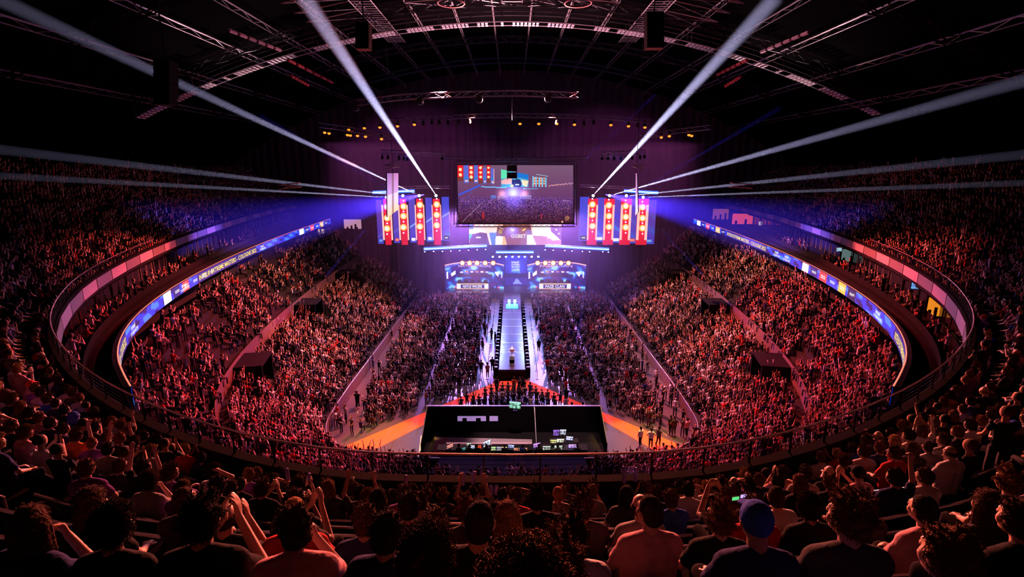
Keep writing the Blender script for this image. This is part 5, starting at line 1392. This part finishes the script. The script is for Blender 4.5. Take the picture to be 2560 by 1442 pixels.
# ---- upper tier seats
seats = []                                       # (row, arc position from the centre, x, y, z)
for i in range(NROW):
    d = .55 + PITCHR*i
    C = offc(d); seg = np.r_[0, np.cumsum(np.hypot(*np.diff(C, axis=0).T))]; mid = np.interp(s_mid, S_T, seg)
    frontpos = S_T
    for u in np.arange(seg[0], seg[-1], .54):
        s = np.interp(u, seg, S_T)-s_mid           # arc length measured along the front edge
        if any(abs(s-a) < .42 for a in AIS): continue
        if abs(s) > 26 and abs((abs(s)-26) % 9.5) < .5: continue
        x = np.interp(u, seg, C[:, 0]); y = np.interp(u, seg, C[:, 1]); seats.append((i, s, x, y, Z0+RISE*i))
A = np.array(seats)
hp = A[:, 2:5]+np.array((0, 0, 1.22)); pxs, pys, dds = proj(hp); front = infront(hp) > .75
dist = np.linalg.norm(hp-np.array((0, 0, CAMZ)), axis=1)
used = np.zeros(len(A), bool)
chosen = {}
# heads read off the photograph: x, y of the head, hair kind, hair colour, top, pose
HERO = [(1035,1355,'curly','dark brown','charcoal','with hands in lap'),(1149,1362,'crop','black','black','with hands in lap'),(1364,1342,'messy','dark brown','white','leaning on knees'),
 (1609,1318,'crop','black','pink','with hand at chin'),(1112,1288,'short','dark brown','black','with hands in lap'),(1283,1300,'long','brown','black','with hands in lap'),(1025,1275,'short','black','black','with hands in lap'),
 (947,1295,'short','dark brown','navy','with hands in lap'),(1165,1278,'messy','brown','charcoal','with hand at chin'),(1438,1268,'messy','dark brown','charcoal','leaning on knees'),(1075,1231,'short','black','black','with hands in lap'),
 (904,1251,'curly','brown','black','with hands in lap'),(870,1234,'short','dark brown','black','with hands in lap'),(930,1224,'short','black','charcoal','clapping'),(1001,1245,'short','black','purple','with hands in lap'),
 (1552,1244,'long','black','charcoal','with hands in lap'),(1632,1250,'messy','dark brown','navy','leaning on knees'),(1250,1241,'short','black','black','clapping'),(1283,1241,'short','dark brown','red','with hands in lap'),
 (1340,1258,'messy','black','black','with hands in lap'),(1384,1265,'short','black','navy','with hands in lap'),(1400,1231,'bun','brown','black','with hands in lap'),(1169,1218,'short','black','black','with both arms up'),
 (1105,1187,'messy','brown','charcoal','with hands in lap'),(1376,1217,'short','black','black','with hands in lap'),(1455,1211,'messy','dark brown','black','with hands in lap'),(1488,1221,'short','brown','grey','clapping'),
 (1203,1520,'curly','brown','charcoal','with hands in lap'),(1434,1520,'messy','brown','charcoal','with hands in lap'),
 (487,1343,'messy','black','black','clapping'),(255,1289,'long','dark brown','black','with hands in lap'),(134,1336,'long','dark brown','navy','with hand at chin'),(749,1312,'short','dark brown','pink','with hand at chin'),
 (601,1302,'balding','black','black','clapping'),(534,1245,'short','black','black','with hands in lap'),(585,1238,'long','black','charcoal','with hands in lap'),(689,1215,'curly','brown','black','with hand on head'),
 (773,1242,'short','dark brown','black','clapping'),(447,1228,'long','dark brown','purple','with hands in lap'),
 (1831,1339,'cap','black','navy','with hands in lap'),(2103,1336,'messy','brown','charcoal','with hand at chin'),(2251,1302,'crop','black','pink','with hands in lap'),(1935,1275,'crop','black','white','leaning on knees'),
 (1801,1258,'short','dark brown','charcoal','holding up a phone'),(2163,1255,'messy','dark brown','charcoal','leaning on knees'),(2086,1198,'short','brown','black','with hands in lap'),(1720,1235,'short','black','white','with hands in lap'),
 (1979,1211,'long','brown','black','with hands in lap'),(2261,1191,'short','black','navy','with right arm raised'),(2420,1280,'long','dark brown','charcoal','with hands in lap'),(2350,1390,'short','brown','blue','with hands in lap')]
for (hx, hy, hk, hc, top, pose) in HERO:
    cost = ((pxs-hx)/1.0)**2 + ((pys-hy)*1.6)**2; cost[used | ~front | (dist < 1.15)] = 1e12
    j = int(np.argmin(cost)); 
    if cost[j] > 1e6: continue
    used[j] = True; chosen[j] = (hk, hc, top, pose)
    # the seats right beside a nearby hero stay free where the photo shows gaps
    same = (A[:, 0] == A[j, 0]) & (np.abs(A[:, 1]-A[j, 1]) < .3); used |= same
vis = front & (pxs > -60) & (pxs < 2620) & (pys > 0) & (pys < 1500) & (dist > 1.3)
cand = np.where(vis & ~used & (rng.random(len(A)) < np.where((A[:, 0] >= 3) & (np.abs(A[:, 1]) < 7.5), .22, .8)))[0]
gap = ((pxs > 1112) & (pxs < 1236)) | ((pxs > 1462) & (pxs < 1565)) | ((pxs > 1296) & (pxs < 1330)) | ((pxs > 840) & (pxs < 905) & (A[:, 0] > 3)) | ((pxs > 1690) & (pxs < 1770) & (A[:, 0] > 3))
cand = cand[~(gap & (A[:, 0] >= 1))[cand]]
near = cand[np.argsort(dist[cand])]
near = [j for j in near if not (dist[j] < 2.6 and abs(pxs[j]-1280) < 900)]
NIND = 262
rest_ind = near[:NIND-len(chosen)]
poses = list(POSES); pw = [.52, .18, .12, .035, .02, .07, .025, .03]
tops = ['black', 'charcoal', 'white', 'red', 'navy', 'blue', 'grey', 'pink', 'purple', 'orange']; tw = [.26, .2, .1, .08, .1, .03, .1, .06, .05, .02]
for j in rest_ind:
    hk = R_.choices(HK, [.36, .16, .07, .12, .13, .04, .06, .04, .02])[0]
    chosen[j] = (hk, R_.choices(list(hair_cols), [.4, .3, .2, .1])[0], R_.choices(tops, tw)[0], R_.choices(poses, pw)[0])
byrow = {}
for j in chosen: byrow.setdefault(int(A[j, 0]), []).append(j)
taken = set(chosen)
for i, js in byrow.items():
    L = sorted([j for j in js if A[j, 2] < 0], key=lambda j: -A[j, 2]); Rr2 = sorted([j for j in js if A[j, 2] >= 0], key=lambda j: A[j, 2])
    for side_, lst in (('left', L), ('right', Rr2)):
        for k, j in enumerate(lst):
            hk, hc, top, pose = chosen[j]; row, s, x, y, z = A[j]
            lab = '%s person in %s %s, %s row behind railing, %s %s of centre' % (HWORD[hk], top, pose, ORD[i], ordw(k), side_)
            nn = np.arctan2(x, 60-y)         # towards the floor centre
            yaw = math.atan2(x, 88-y)*.85 + R_.gauss(0, .12)
            person((x, y, z+R_.uniform(-.03, .03)), yaw, pose, hk, top, lab, 'spectators near the camera in the upper tier', hc, R_.uniform(.95, 1.05), R_.choices([0,1,2,3], [4,3,3,1])[0], capcol=R_.choice(['blue', 'black', 'red']) if not (hk == 'cap' and top == 'navy') else 'blue')
oth = np.array([j for j in range(len(A)) if j not in taken and not used[j] and dist[j] > 12 and R_.random() < .86])
P = A[oth, 2:5]; nearm = dist[oth] < 34
far_ok = P[:, 1] < 106
add_crowd(P[nearm], yaw_to(P[nearm]), .12, .12, .02, 1); add_crowd(P[~nearm & far_ok], yaw_to(P[~nearm & far_ok]), .12, .2, .03, 0)
# ---- build the mass
Pc = np.vstack(crowd_parts['P']); Yc = np.concatenate(crowd_parts['yaw']); Kc = np.concatenate(crowd_parts['k']); Lc = np.concatenate(crowd_parts['lod']); Sc_ = np.concatenate(crowd_parts['sc'])
NV, NL, NT, NC = [], [], [], []; base = 0
for lod, TS in ((0, LOW), (1, MID)):
    for k, (V, slot, lv, lt) in enumerate(TS):
        idx = np.where((Kc == k) & (Lc == lod))[0]; n = len(idx)
        if not n: continue
        c, s = np.cos(Yc[idx]), np.sin(Yc[idx]); sc = Sc_[idx]
        x = (V[None, :, 0]*c[:, None]-V[None, :, 1]*s[:, None])*sc[:, None]+Pc[idx, 0][:, None]
        y = (V[None, :, 0]*s[:, None]+V[None, :, 1]*c[:, None])*sc[:, None]+Pc[idx, 1][:, None]
        z = V[None, :, 2]*sc[:, None]+Pc[idx, 2][:, None]
        NV.append(np.stack([x, y, z], 2).reshape(-1, 3)); m = len(V)
        NL.append((lv[None, :]+np.arange(n)[:, None]*m+base).ravel()); NT.append(np.tile(lt, n)); base += n*m
        pal = np.zeros((n, 5, 3)); pal[:, 0] = SKC[rng.integers(0, 4, n)]; pal[:, 1] = HAIRC[rng.integers(0, 5, n)]; pal[:, 2] = TOPC[rng.integers(0, len(TOPC), n)]; pal[:, 3] = (.02, .02, .03); pal[:, 4] = (.6, .6, .8)
        NC.append(pal[:, slot].reshape(-1, 3))
NV = np.concatenate(NV); NL = np.concatenate(NL); NT = np.concatenate(NT); NC = np.concatenate(NC)
me = bpy.data.meshes.new('crowd'); me.vertices.add(len(NV)); me.vertices.foreach_set('co', NV.astype(np.float32).ravel())
me.loops.add(len(NL)); me.loops.foreach_set('vertex_index', NL.astype(np.int32)); me.polygons.add(len(NT))
me.polygons.foreach_set('loop_start', np.r_[0, np.cumsum(NT)[:-1]].astype(np.int32)); me.update(calc_edges=True)
c4 = np.ones((len(NC), 4), np.float32); c4[:, :3] = NC; ca = me.color_attributes.new('Col', 'FLOAT_COLOR', 'POINT'); ca.data.foreach_set('color', c4.ravel())
me.materials.append(mat('crowd_clothes_and_skin', 'Col', .85, spec=.1)); o = bpy.data.objects.new('crowd', me); COL.objects.link(o)
tag(o, 'thousands of spectators filling the floor, the lower bowl and the far upper tier', 'crowd', None, 'stuff')
print('CROWD', len(Pc), 'faces', len(NT))
# ---- people one can single out on the floor and on the stage
def stander(px, py, z, pose, top, label, hair='short', yawd=0, group=None, hc='black', scale=1.0):
    p = at(px, py, z=z); person((p.x, p.y, z), math.radians(yawd), 's_'+pose, hair, top, label, group, hc, scale)
stander(1229, 851, 0, 'work', 'black', 'person in black standing beside the barrier gate left of the runway, the farther of two', yawd=120)
stander(1238, 861, 0, 'stand', 'black', 'person in black standing beside the barrier gate left of the runway, the nearer of two', yawd=100)
stander(1219, 944, 0, 'work', 'grey', 'person in a pale top walking up the left runway corridor', 'messy', 10)
stander(1231, 928, 0, 'hips', 'black', 'broad person in black with elbows out in the left runway corridor', 'crop', 0)
stander(1347, 880, 0, 'stand', 'black', 'lone person in black walking down the middle of the right runway corridor', yawd=170)
stander(1368, 930, 0, 'spread', 'red', 'person in dark red with arms out at the edge of the right runway corridor', yawd=40)
stander(1207, 878, 0, 'stand', 'black', 'person in black at the crowd edge of the left corridor, level with the gate', yawd=-60)
stander(1203, 936, 0, 'hips', 'charcoal', 'person in charcoal at the crowd edge of the left corridor, nearest the carpet', yawd=0)
stander(1242, 982, 0, 'hips', 'black', 'person in black standing on the red carpet left of the apex', yawd=10)
stander(1285, 982, 0, 'work', 'orange', 'person in yellow-orange standing at the carpet apex facing the stage', 'curly', 0, hc='brown')
stander(1306, 982, 0, 'stand', 'black', 'person in black standing at the carpet apex right of the orange top', yawd=-20)
stander(895, 1020, 0, 'spread', 'black', 'person in black with arms spread in the left outer corridor', yawd=180)
stander(1675, 1085, 0, 'stand', 'black', 'person in black in the right outer corridor, left one of a pair', yawd=20)
stander(1684, 1088, 0, 'hips', 'charcoal', 'person in charcoal in the right outer corridor, right one of a pair', yawd=0)
stander(1600, 1115, 0, 'stand', 'white', 'person in a white shirt on the right arm of the carpet, leftmost of three', yawd=30)
stander(1626, 1119, 0, 'hips', 'white', 'person in a white shirt on the right arm of the carpet, middle of three', yawd=-10)
stander(1645, 1114, 0, 'spread', 'charcoal', 'person in charcoal with open arms on the carpet, rightmost of three', yawd=-60)
stander(1716, 1092, 0, 'work', 'pink', 'person in pink by the banner barrier in the lower right corner', yawd=30)
stander(1415, 1010, 0, 'spread', 'black', 'person in black standing on the right arm of the carpet behind the enclosure', yawd=0)
stander(1428, 1050, .12, 'work', 'white', 'person in white inside the enclosure by its rear wall, left one of two', yawd=-70)
stander(1456, 1050, .12, 'hips', 'white', 'person in white inside the enclosure by its rear wall, right one of two', yawd=0)
stander(1367, 1075, .12, 'hips', 'red', 'person in dull red standing right of the dividing rail in the enclosure', yawd=180)
stander(1485, 1076, .12, 'stand', 'grey', 'person in grey standing near the right wall of the enclosure', yawd=30)
for i, px in enumerate((1150, 1176, 1194, 1218, 1262, 1306, 1346, 1392, 1440)):
    p = at(px, 1128, z=.45); person((p.x, max(35.25, p.y-.75), .12), R_.uniform(-.3, .3), R_.choice(poses[:2]), R_.choice(['short', 'crop', 'messy', 'cap']), R_.choice(['black', 'charcoal', 'navy']),
           'seated operator at the production desks, %s from the left' % ORD[i], 'operators at the production desks')
for (cx, W, H), nm in zip(info, ('left', 'right')):
    for i in range(5):
        x = cx + (i-2)*W*.11 - W*.03
        person((x, 91.5, .95+.35), PI + R_.uniform(-.1, .1), 'leaning on knees', 'short', 'black', 'player in black seated at the %s gaming desk, %s from the left' % (nm, ORD[i]), 'players at the %s desk' % nm)
        mb = MB(); mb.bb((x-.35, 90.35, 2.3), (x+.35, 90.42, 2.72)); mb.bb((x-.04, 90.36, 2.25), (x+.04, 90.4, 2.35)); tag(obj('gaming_monitor', mb, M['metal']), 'black monitor back on the %s gaming desk, %s from the left' % (nm, ORD[i]), 'monitor', 'gaming monitors on the %s desk' % nm)
# clappers and phones held up near the camera
cl_m = mat('blue_clapper', (.16,.14,.6), .3)
for i, (x0, y0, x1, y1, w) in enumerate(((1157,1180,1158,1214,'left one of a pair held up left of centre'), (1187,1178,1182,1210,'right one of a pair held up left of centre'), (1227,1212,1229,1238,'left one of the short pair by the railing near centre'), (1241,1212,1240,1238,'right one of the short pair by the railing near centre'),
      (1559,1165,1560,1208,'left one of the tall pair right of centre'), (1592,1168,1588,1204,'right one of the tall pair right of centre'), (1014,1187,1016,1222,'single one left of the centre spectators'), (716,1170,722,1204,'tall one in the left block by the railing'), (773,1182,770,1202,'short one in the left block by the railing'))):
    A_ = at(x0, y0, Y=8.6); B_ = at(x1, y1, Y=8.55); mb = MB(); mb.tube([A_.lerp(B_, t) for t in (0, .06, .5, .94, 1)], [.012, .035, .04, .035, .012], 8)
    tag(obj('inflatable_clapper', mb, cl_m, smooth=True), 'blue inflatable clapper, %s' % w, 'clapper', 'inflatable clappers')
for (px, py, c, w) in ((1839, 1247, (60, 190, 110), 'green'), (1860, 1241, (180, 160, 240), 'pale violet')):
    p = at(px, py, Y=4.6); T = thing('phone', 'phone with a %s lit screen held up by a spectator right of centre' % w, 'phone', p)
    cv = Canvas(6, 4, c); canvas_mesh('screen', cv, plane_uv(p+Vector((-.035,0,.02)), p+Vector((.035,0,.03)), p+Vector((-.035,0,-.02))), M['screenhi'], T)
    mb = MB(); mb.box(p+Vector((0,.006,.005)), (.08, .01, .055)); obj('casing', mb, M['metal'], T)
# ================================================================== light
w = bpy.data.worlds.new('world'); SC.world = w; w.use_nodes = True; bg = w.node_tree.nodes['Background']
bg.inputs['Color'].default_value = (.5,.08,.2,1); bg.inputs['Strength'].default_value = .004
def spot(name, loc, target, power, col, ang, blend=.5, r=.3):
    l = bpy.data.lights.new(name, 'SPOT'); l.energy = power; l.color = col; l.spot_size = math.radians(ang); l.spot_blend = blend; l.shadow_soft_size = r
    o = bpy.data.objects.new(name, l); COL.objects.link(o); o.location = loc; o.rotation_euler = (Vector(target)-Vector(loc)).to_track_quat('-Z', 'Y').to_euler(); return o
K = 1000
# red and orange washes on the lower bowl
for sg in (-1, 1):
    spot('bowl_wash', (sg*6, 62, 31), (sg*23, 40, 5), 270*K, (1,.105,.10), 50)
    spot('bowl_wash', (sg*5, 72, 29), (sg*23, 62, 5), 270*K, (1,.26,.18), 56)
    spot('bowl_wash', (sg*4, 46, 33), (sg*19, 29, 4), 75*K, (1,.04,.05), 42)
    spot('floor_wash', (sg*8, 60, 32), (sg*9, 50, 0), 36*K, (1,.40,.5), 50)
    spot('carpet_wash', (sg*14, 44, 30), (sg*10.5, 38.5, 0), 75*K, (1,.6,.06), 16)
    spot('corridor_wash', (sg*16, 50, 30), (sg*15, 42, 0), 34*K, (1,.35,.35), 34)
    # rim light on the spectators by the camera, from the far trusses
    spot('tier_wash', (sg*3.5, 66, 24.5), (sg*8, 3, 19.5), 320*K, (1,.18,.10), 30, 1)
    spot('tier_wash', (sg*20, 70, 23.5), (sg*15, 6, 19), 50*K, (1,.30,.42), 34, 1)
    spot('upper_side_wash', (sg*8, 72, 26), (sg*44, 52, 20), 3.5*K, (1,.2,.15), 60)
    spot('blue_side', (sg*14, 80, 24), (sg*30, 12, 20), 26*K, (.12,.12,1), 9)
    # purple stage glow on the floor
    spot('stage_purple', (sg*9, 92, 15), (sg*8, 66, 0), 80*K, (.5,.2,1), 80)
    spot('stage_blue', (sg*3, 91, 12), (sg*3, 74, 0), 16*K, (.2,.3,1), 60)
    spot('runway_pink', (sg*3.5, 58, 30), (sg*4.2, 60, 0), 9*K, (.95,.5,.85), 16)
    spot('booth_amber', (sg*7.2, 91.0, 6.5), (sg*4.5, 80, 0), 8*K, (1,.45,.25), 70)
    spot('roof_red', (sg*9, 62, 24), (sg*8, 42, 38), 60*K, (1,.10,.10), 55)
    spot('roof_blue', (sg*12, 60, 25), (sg*17, 40, 38), 12*K, (.1,.15,1), 12)
    spot('curtain_wash', (sg*24, 70, 34), (sg*18, 104, 14), 30*K, (.62,.10,.5), 64)
spot('apex_red', (0, 60, 30), (0, 50, 0), 30*K, (1,.15,.3), 16)
spot('stage_front_red', (0, 72, 27), (0, 8, 16), 60*K, (1,.14,.09), 50)
spot('cyan_pool', (-6, 60, 29), (-.8, 53, 1), 3*K, (.1,.5,1), 4)
spot('trophy_fill', (0, 42, 31), (0, 53.2, 2.6), 26*K, (1,.92,.9), 2.6)  # added lamp, set front-high to brighten the trophy's near side
spot('enclosure', (0, 32, 33), (2, 39, 0), 30*K, (1,.6,.62), 20)
spot('backdrop_blue', (0, 92.5, 11), (0, 98, 7), 3.5*K, (.12,.12,1), 120)
for x in (-28, 28): spot('catwalk_side', (x, 66, 24), (x*1.05, 60, 33), 7*K, (1,.6,.65), 60)
spot('catwalk_up', (0, 66, 28), (0, 60, 37), 26*K, (1,.45,.55), 150)
for i, (px, py, z) in enumerate(((740,775,4.5),(395,930,9),(1135,970,1),(1430,972,1),(1640,960,1),(2440,590,22),(40,580,20),(735,60,38),(2035,225,33),(560,225,33),(1760,40,38))):
    p = at(px, py, z=z) if z < 21 else at(px, py, Y=42)
    spot('blue_pool', (0+(p.x*.2), 74, 28 if z < 25 else 24), p, 9*K, (.08,.2,1), 3.0)
for sg in (-1, 1): spot('blue_corner', (sg*4, 60, 30), at(1280+sg*373, 1015, z=0), 12*K, (.1,.25,1), 4)
# ---- beams: lamp, and the lit haze that shows its path
def haze_mat(name, dens, col=(1,1,1), g=.45):
    m = bpy.data.materials.new(name); m.use_nodes = True; nt = m.node_tree; nt.nodes.clear()
    o = nt.nodes.new('ShaderNodeOutputMaterial'); v = nt.nodes.new('ShaderNodeVolumeScatter'); v.inputs['Density'].default_value = dens; v.inputs['Color'].default_value = (*col, 1); v.inputs['Anisotropy'].default_value = g
    nt.links.new(v.outputs[0], o.inputs['Volume']); return m
HZ = haze_mat('thin_haze', .02)
def beam(a, b, ang, power, col, label, hz=HZ, grow=1.0, name='light_beam'):
    a, b = Vector(a), Vector(b); L = (b-a).length; r = math.tan(math.radians(ang/2))*L
    sp = spot('beam_lamp', a, b, power, col, ang, .9, .06)
    mb = MB(); mb.tube([a+(b-a).normalized()*.15, b], [.03, r*1.02], 24)
    o = obj(name, mb, hz); tag(o, label, 'light beam', 'white beams' if 'white' in label else 'blue beams', 'stuff')
    return o
BE = [(1090,488,86,760,-8,40,1.7,'rising steeply to the upper left'), (1048,489,86,-30,-15,30,.9,'rising to the far upper left corner'), (1007,490,86,-60,367,30,.62,'running almost level to the left'), (966,493,86,-60,436,32,.5,'lowest and level to the left'),
      (1483,488,86,1940,-8,40,1.7,'rising steeply to the upper right'), (1524,489,86,2620,185,30,.85,'rising to the right edge'), (1566,490,86,2620,380,30,.62,'running almost level to the right'), (1608,493,86,2620,455,34,.5,'lowest and level to the right')]
for (x0, y0, Y0, x1, y1, Y1, an, w_) in BE:
    beam(at(x0, y0, Y=Y0-.3), at(x1, y1, Y=Y1), an, (4800 if an > 1 else 4200 if an > .8 else 1700)*K, (.62,.58,1), 'white light beam %s' % w_)
HB = haze_mat('blue_tinted_haze', .02, (.3,.3,1))  # blue light put into the haze colour so red lamps barely show
beam(at(1062, 486, Y=85), at(330, 640, Y=52), 17, 300*K, (.09,.05,1), 'wide blue-violet beam spreading left from the left towers over the ribbon', HB)
beam(at(1513, 486, Y=85), at(2230, 640, Y=52), 17, 300*K, (.09,.05,1), 'wide blue-violet beam spreading right from the right towers over the ribbon', HB)
for (a, b_, Y0, Y1, p, t) in (((1134,419),(935,235),80,60,14,'slanting up left from the main screen corner'), ((1440,419),(1640,235),80,60,14,'slanting up right from the main screen corner'),
       ((970,722),(1030,615),84,88,2,'thin, rising from the floor left of the stage'), ((1593,722),(1545,615),84,88,2,'thin, rising from the floor right of the stage'), ((1640,560),(1760,690),84,60,8,'falling to the right bowl'), ((925,560),(815,690),84,60,8,'falling to the left bowl'),
       ((1475,640),(1440,870),88,60,10,'falling onto the right floor block'), ((985,480),(650,290),84,50,14,'rising left through the towers'), ((1590,480),(1950,270),84,50,14,'rising right through the towers')):
    beam(at(*a, Y=Y0), at(*b_, Y=Y1), .9, p*14*K, (.1,.12,1), 'blue light beam %s' % t, HB)
# haze hanging over the stage
mb = MB(); mb.bb((-30, 74, 0), (30, 103, 26))
o = obj('stage_haze', mb, haze_mat('stage_haze', .006, (1,.9,1), .1)); tag(o, 'thin violet haze hanging in front of and above the stage', 'haze', None, 'stuff')
c = SC.cycles
c.max_bounces = 3; c.diffuse_bounces = 1; c.glossy_bounces = 2; c.transmission_bounces = 1; c.volume_bounces = 0; c.transparent_max_bounces = 8
c.caustics_reflective = False; c.caustics_refractive = False; c.sample_clamp_indirect = 4; c.use_light_tree = True; c.use_adaptive_sampling = True; c.adaptive_threshold = .015
